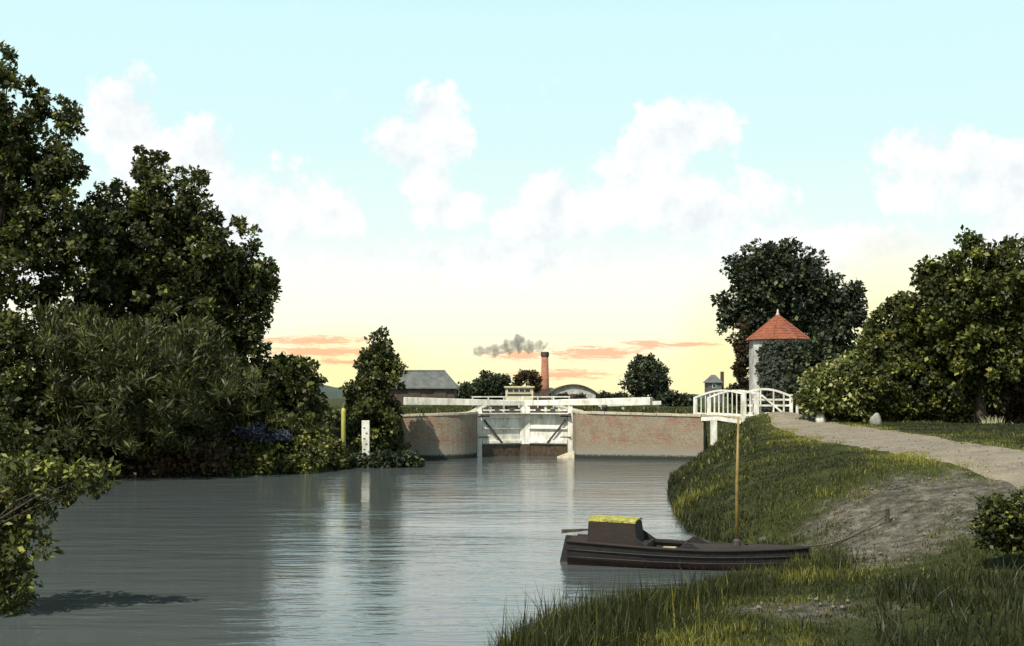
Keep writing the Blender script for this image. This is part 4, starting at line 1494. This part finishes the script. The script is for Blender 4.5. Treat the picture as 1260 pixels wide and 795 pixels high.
# beyond the lock
foliage('round_tree', 'neat round dark tree alone on the skyline right of the chimney', 'tree', at(795, 200), lob(200, (795, 462, 24, 22), (785, 470, 18, 16), (808, 472, 15, 16), (793, 448, 12, 10)),
        M['leaf_blue'], nclump=260, per=55, leaf=0.42, crad=0.8, rough=0.1, trunk=0.3, limbs=10, seed=41)
foliage('round_tree', 'round dark tree left of the cream hut beyond the gates', 'tree', at(606, 165), lob(165, (606, 473, 17, 14), (594, 480, 16, 10), (618, 481, 10, 10)),
        M['leaf_blue'], nclump=200, per=50, leaf=0.38, crad=0.65, rough=0.15, trunk=0.2, limbs=10, seed=42)
foliage('low_tree', 'low dark tree right beside the slate roofed barn', 'tree', at(577, 172), lob(172, (577, 482, 18, 9), (565, 486, 12, 8)),
        M['leaf_blue'], nclump=130, per=45, leaf=0.36, crad=0.6, trunk=0.14, limbs=8, seed=43)
foliage('autumn_tree', 'thin reddish tree behind the cream hut', 'tree', at(648, 175), lob(175, (648, 462, 11, 6), (638, 467, 7, 6), (658, 468, 6, 8), (661, 476, 5, 6), (634, 476, 6, 6)),
        M['leaf_rust'], nclump=80, per=34, leaf=0.34, crad=0.5, rough=0.25, trunk=0.12, limbs=14, seed=44, tintbias=0.1)
foliage('far_bush', 'dark bushes in front of the white shed wall', 'bush', at(697, 205), lob(205, (692, 489, 9, 4), (714, 490, 7, 3)), M['leaf_blue'], nclump=60, per=35, leaf=0.34, crad=0.5, trunk=0.08, limbs=5, seed=45)
foliage('far_bush', 'small far tree between the curved roof shed and the round tree', 'bush', at(743, 230), lob(230, (743, 487, 10, 5), (757, 489, 12, 4), (765, 488, 10, 5)), M['leaf_blue'], nclump=70, per=35, leaf=0.36, crad=0.55, trunk=0.08, limbs=5, seed=46)
foliage('far_bush', 'dark bush at the far end of the right balance beam', 'bush', at(832, 120), lob(120, (828, 495, 18, 11), (845, 498, 16, 9)), M['leaf_blue'], nclump=110, per=45, leaf=0.3, crad=0.5, trunk=0.08, limbs=6, seed=47)
foliage('far_bush', 'dark bush at the foot of the hut wall behind the bridge', 'bush', at(905, 84), lob(84, (903, 485, 12, 8), (915, 490, 14, 10)), M['leaf_blue'], nclump=60, per=40, leaf=0.22, crad=0.4, trunk=0.06, limbs=5, seed=48)
foliage('tree_ivy', 'dark ivy wrapping the trunk of the great tree', 'ivy', at(914, 83.4), lob(83.6, (914, 430, 8, 32), (914, 475, 8, 30), (913, 450, 9, 40)), M['leaf_rust'], nclump=120, per=40, leaf=0.2, crad=0.28, trunk=0.06, limbs=4, seed=49, tintbias=-0.1)

# ------------------------------------------------------------------ grass and reeds (nobody could count them)
def blades(name, label, cat, x, y, h, w, tint, mat, lean=0.35, seed=0):
    r = np.random.default_rng(seed)
    n = len(x)
    z = height(x, y) - 0.02
    a = r.uniform(0, 2 * math.pi, n)
    c, s = np.cos(a), np.sin(a)
    la = r.uniform(0, 2 * math.pi, n)
    lr = np.abs(r.normal(0, lean, n)) * h
    V = np.zeros((n, 5, 3))
    for k, (sx, q, f) in enumerate(((-1, 0, 1), (1, 0, 1), (1, 0.55, 0.7), (-1, 0.55, 0.7), (0, 1, 0))):
        V[:, k, 0] = x + sx * c * w * 0.5 * f + np.cos(la) * lr * q * q
        V[:, k, 1] = y + sx * s * w * 0.5 * f + np.sin(la) * lr * q * q
        V[:, k, 2] = z + h * q * (1 - 0.15 * q * lr / (h + 1e-6))
    base = np.arange(n)[:, None] * 5
    F = np.concatenate([base + np.array([[0, 1, 2]]), base + np.array([[0, 2, 3]]), base + np.array([[3, 2, 4]])])
    me = np_mesh(name, V.reshape(-1, 3), F, np.repeat(tint, 5))
    tag(link_mesh(name, me, mat), label, cat, kind='stuff')


def grow_grass():
    r = np.random.default_rng(99)
    n = 820000
    # more blades where the ground is near
    d = 5 + 58 * r.uniform(0, 1, n) ** 1.35
    x = r.uniform(-0.45, 0.50, n) * d
    y = d
    s = shore_dist(x, y)
    bare = bare_mask(x, y)
    pth = in_poly(PATH_POLY, x, y)
    nz = lump(x * 1.7 + 3, y * 1.7)
    nz2 = lump(x * 0.7 + 9, y * 0.6 + 2)
    tuft = lump(x * 4.7 + 2, y * 4.1) + 0.6 * lump(x * 9.3, y * 8.1 + 5)
    p = np.clip((1 - bare) ** 1.5 * (0.85 + 0.35 * nz) + 0.20 + 0.55 * np.clip(tuft - 0.45, 0, 1), 0.03, 1)
    jag = pth + 0.9 * lump(x * 2.3, y * 1.9) + 0.4 * lump(x * 6.3, y * 5.9)
    p = np.where(jag > 0.30, 0.012, np.where(jag > -0.1, p * 0.55, p))
    ok = (s > 0.02) & (r.uniform(0, 1, n) < p) & ~((y > 59.0) & (x > -7) & (x < 10.6)) & (x > -2.6)
    x, y, s, bare, pth, nz, nz2, tuft = [v[ok] for v in (x, y, s, bare, pth, nz, nz2, tuft)]
    n = len(x)
    lush = np.clip(0.5 + nz2 * 0.9, 0, 1) * (1 - bare * 0.8)
    h = (0.035 + 0.10 * lush * (0.6 + 0.6 * nz) + 0.13 * np.exp(-s / 0.5)) * r.uniform(0.45, 1.5, n)
    h = h * (1 + 0.9 * np.clip(tuft, -0.6, 1) * (1 - 0.5 * bare))
    h = np.where((pth > -1.2), np.minimum(h, 0.10), h)
    w = (0.004 + 0.00070 * y) * r.uniform(0.7, 1.3, n)
    crest = np.exp(-np.clip(-pth - 0.1, 0, 9) / 0.55)             # lighter, yellower blades towards the path's edge
    t = np.clip(0.32 + 0.50 * nz2 + 0.24 * nz + 0.16 * tuft + 0.50 * crest + 0.2 * bare + r.normal(0, 0.14, n), 0, 1)
    blades('grass', 'rough green grass covering the right bank', 'grass', x, y, h, w, t, M['grass'], 0.45, 5)
    # reeds and tall sedge along the near edge
    k = 26000
    seg = np.array([(-0.3, 13.6), (0.2, 15.2), (0.8, 16.7), (1.7, 17.8), (2.85, 19.1), (3.95, 20.1), (4.8, 21.0)])
    q = r.uniform(0, 1, k) ** 1.1 * (len(seg) - 1)
    x = np.interp(q, range(len(seg)), seg[:, 0]) + np.abs(r.normal(0, 0.75, k)) * 0.8
    y = np.interp(q, range(len(seg)), seg[:, 1]) - np.abs(r.normal(0, 0.75, k)) * 0.75
    cl = lump(x * 3.1, y * 2.7) + 0.5 * lump(x * 7, y * 6)
    ok = (r.uniform(0, 1, k) < 0.45 + 0.6 * cl) & (shore_dist(x, y) > -0.12)
    x, y, q = x[ok], y[ok], q[ok]
    n = len(x)
    h = r.uniform(0.16, 0.46, n) * (1.35 - 0.16 * q) * np.where(r.uniform(0, 1, n) < 0.06, 1.7, 1)
    t = np.clip(r.normal(0.35, 0.2, n) + 0.35 * (r.uniform(0, 1, n) < 0.06), 0, 1)
    blades('reeds', 'tall reeds and sedge along the near water edge', 'reeds', x, y, h, r.uniform(0.010, 0.022, n), t, M['grass'], 0.28, 6)
    # rank weeds tinted dark, shading the near right corner by colour
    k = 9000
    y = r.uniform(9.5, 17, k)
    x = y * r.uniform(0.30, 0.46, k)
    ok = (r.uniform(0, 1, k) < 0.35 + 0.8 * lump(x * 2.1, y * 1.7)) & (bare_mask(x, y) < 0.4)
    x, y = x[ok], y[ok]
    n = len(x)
    blades('weeds', 'rank weeds tinted dark for shade in the near right corner of the bank', 'weeds', x, y, r.uniform(0.14, 0.38, n), r.uniform(0.012, 0.03, n), np.clip(r.normal(0.24, 0.14, n), 0, 1), M['grass'], 0.45, 16)
    # left bank and lockside turf
    k = 60000
    y = r.uniform(40, 100, k)
    x = r.uniform(-0.4, 0.2, k) * y
    s = shore_dist(x, y)
    ok = (s > 0.1) & ~((y > 59) & (y < 63.2) & (x > -7) & (x < 10.6)) & ~((x > -2.6) & (x < 3.9) & (y > 60) & (y < 128))
    x, y = x[ok], y[ok]
    n = len(x)
    blades('grass', 'short turf on the left bank and round the lock', 'grass', x, y, r.uniform(0.06, 0.26, n), r.uniform(0.04, 0.09, n), np.clip(r.normal(0.5, 0.18, n), 0, 1), M['grass'], 0.4, 8)
    # loose stones on the worn earth and the path
    k = 5000
    y = 9 + 40 * r.uniform(0, 1, k) ** 1.5
    x = r.uniform(0.05, 0.45, k) * y
    m = ((bare_mask(x, y) > 0.45) | (in_poly(PATH_POLY, x, y) > 0)) & (r.uniform(0, 1, k) < 0.55 + 0.5 * lump(x * 2, y * 2))
    x, y = x[m], y[m]
    n = len(x)
    oc = np.array([[1, 0, 0], [0, 1, 0], [-1, 0, 0], [0, -1, 0], [0, 0, 0.7], [0, 0, -0.7]], float)
    sz = 0.012 + 0.03 * r.uniform(0, 1, n) ** 3
    V = oc[None] * sz[:, None, None] * r.uniform(0.6, 1.3, (n, 6, 1))
    V = V + np.stack([x, y, height(x, y) + 0.03], -1)[:, None]
    fc = np.array([[0, 1, 4], [1, 2, 4], [2, 3, 4], [3, 0, 4], [1, 0, 5], [2, 1, 5], [3, 2, 5], [0, 3, 5]])
    F = (np.arange(n)[:, None, None] * 6 + fc[None]).reshape(-1, 3)
    tag(link_mesh('pebbles', np_mesh('pebbles', V.reshape(-1, 3), F), M['pebble']), 'loose stones on the bare earth and the path', 'pebbles', kind='stuff')
    # pale dry tuft under the hedge
    c = at(1221, 51.5)
    k = 110
    x = c[0] + r.normal(0, 0.28, k)
    y = c[1] + r.normal(0, 0.2, k)
    blades('grass_tuft', 'pale dry grass tuft at the foot of the rusty hedge bush', 'grass tuft', x, y, r.uniform(0.15, 0.5, k), np.full(k, 0.03), np.full(k, 1.0), M['straw'], 0.5, 9)


M['pebble'] = worn('pebble', (0.06, 0.055, 0.045), (0.21, 0.19, 0.155), 6, 0.9)
M['straw'] = worn('straw', (0.30, 0.28, 0.14), (0.44, 0.42, 0.24), 5, 0.8)
grow_grass()
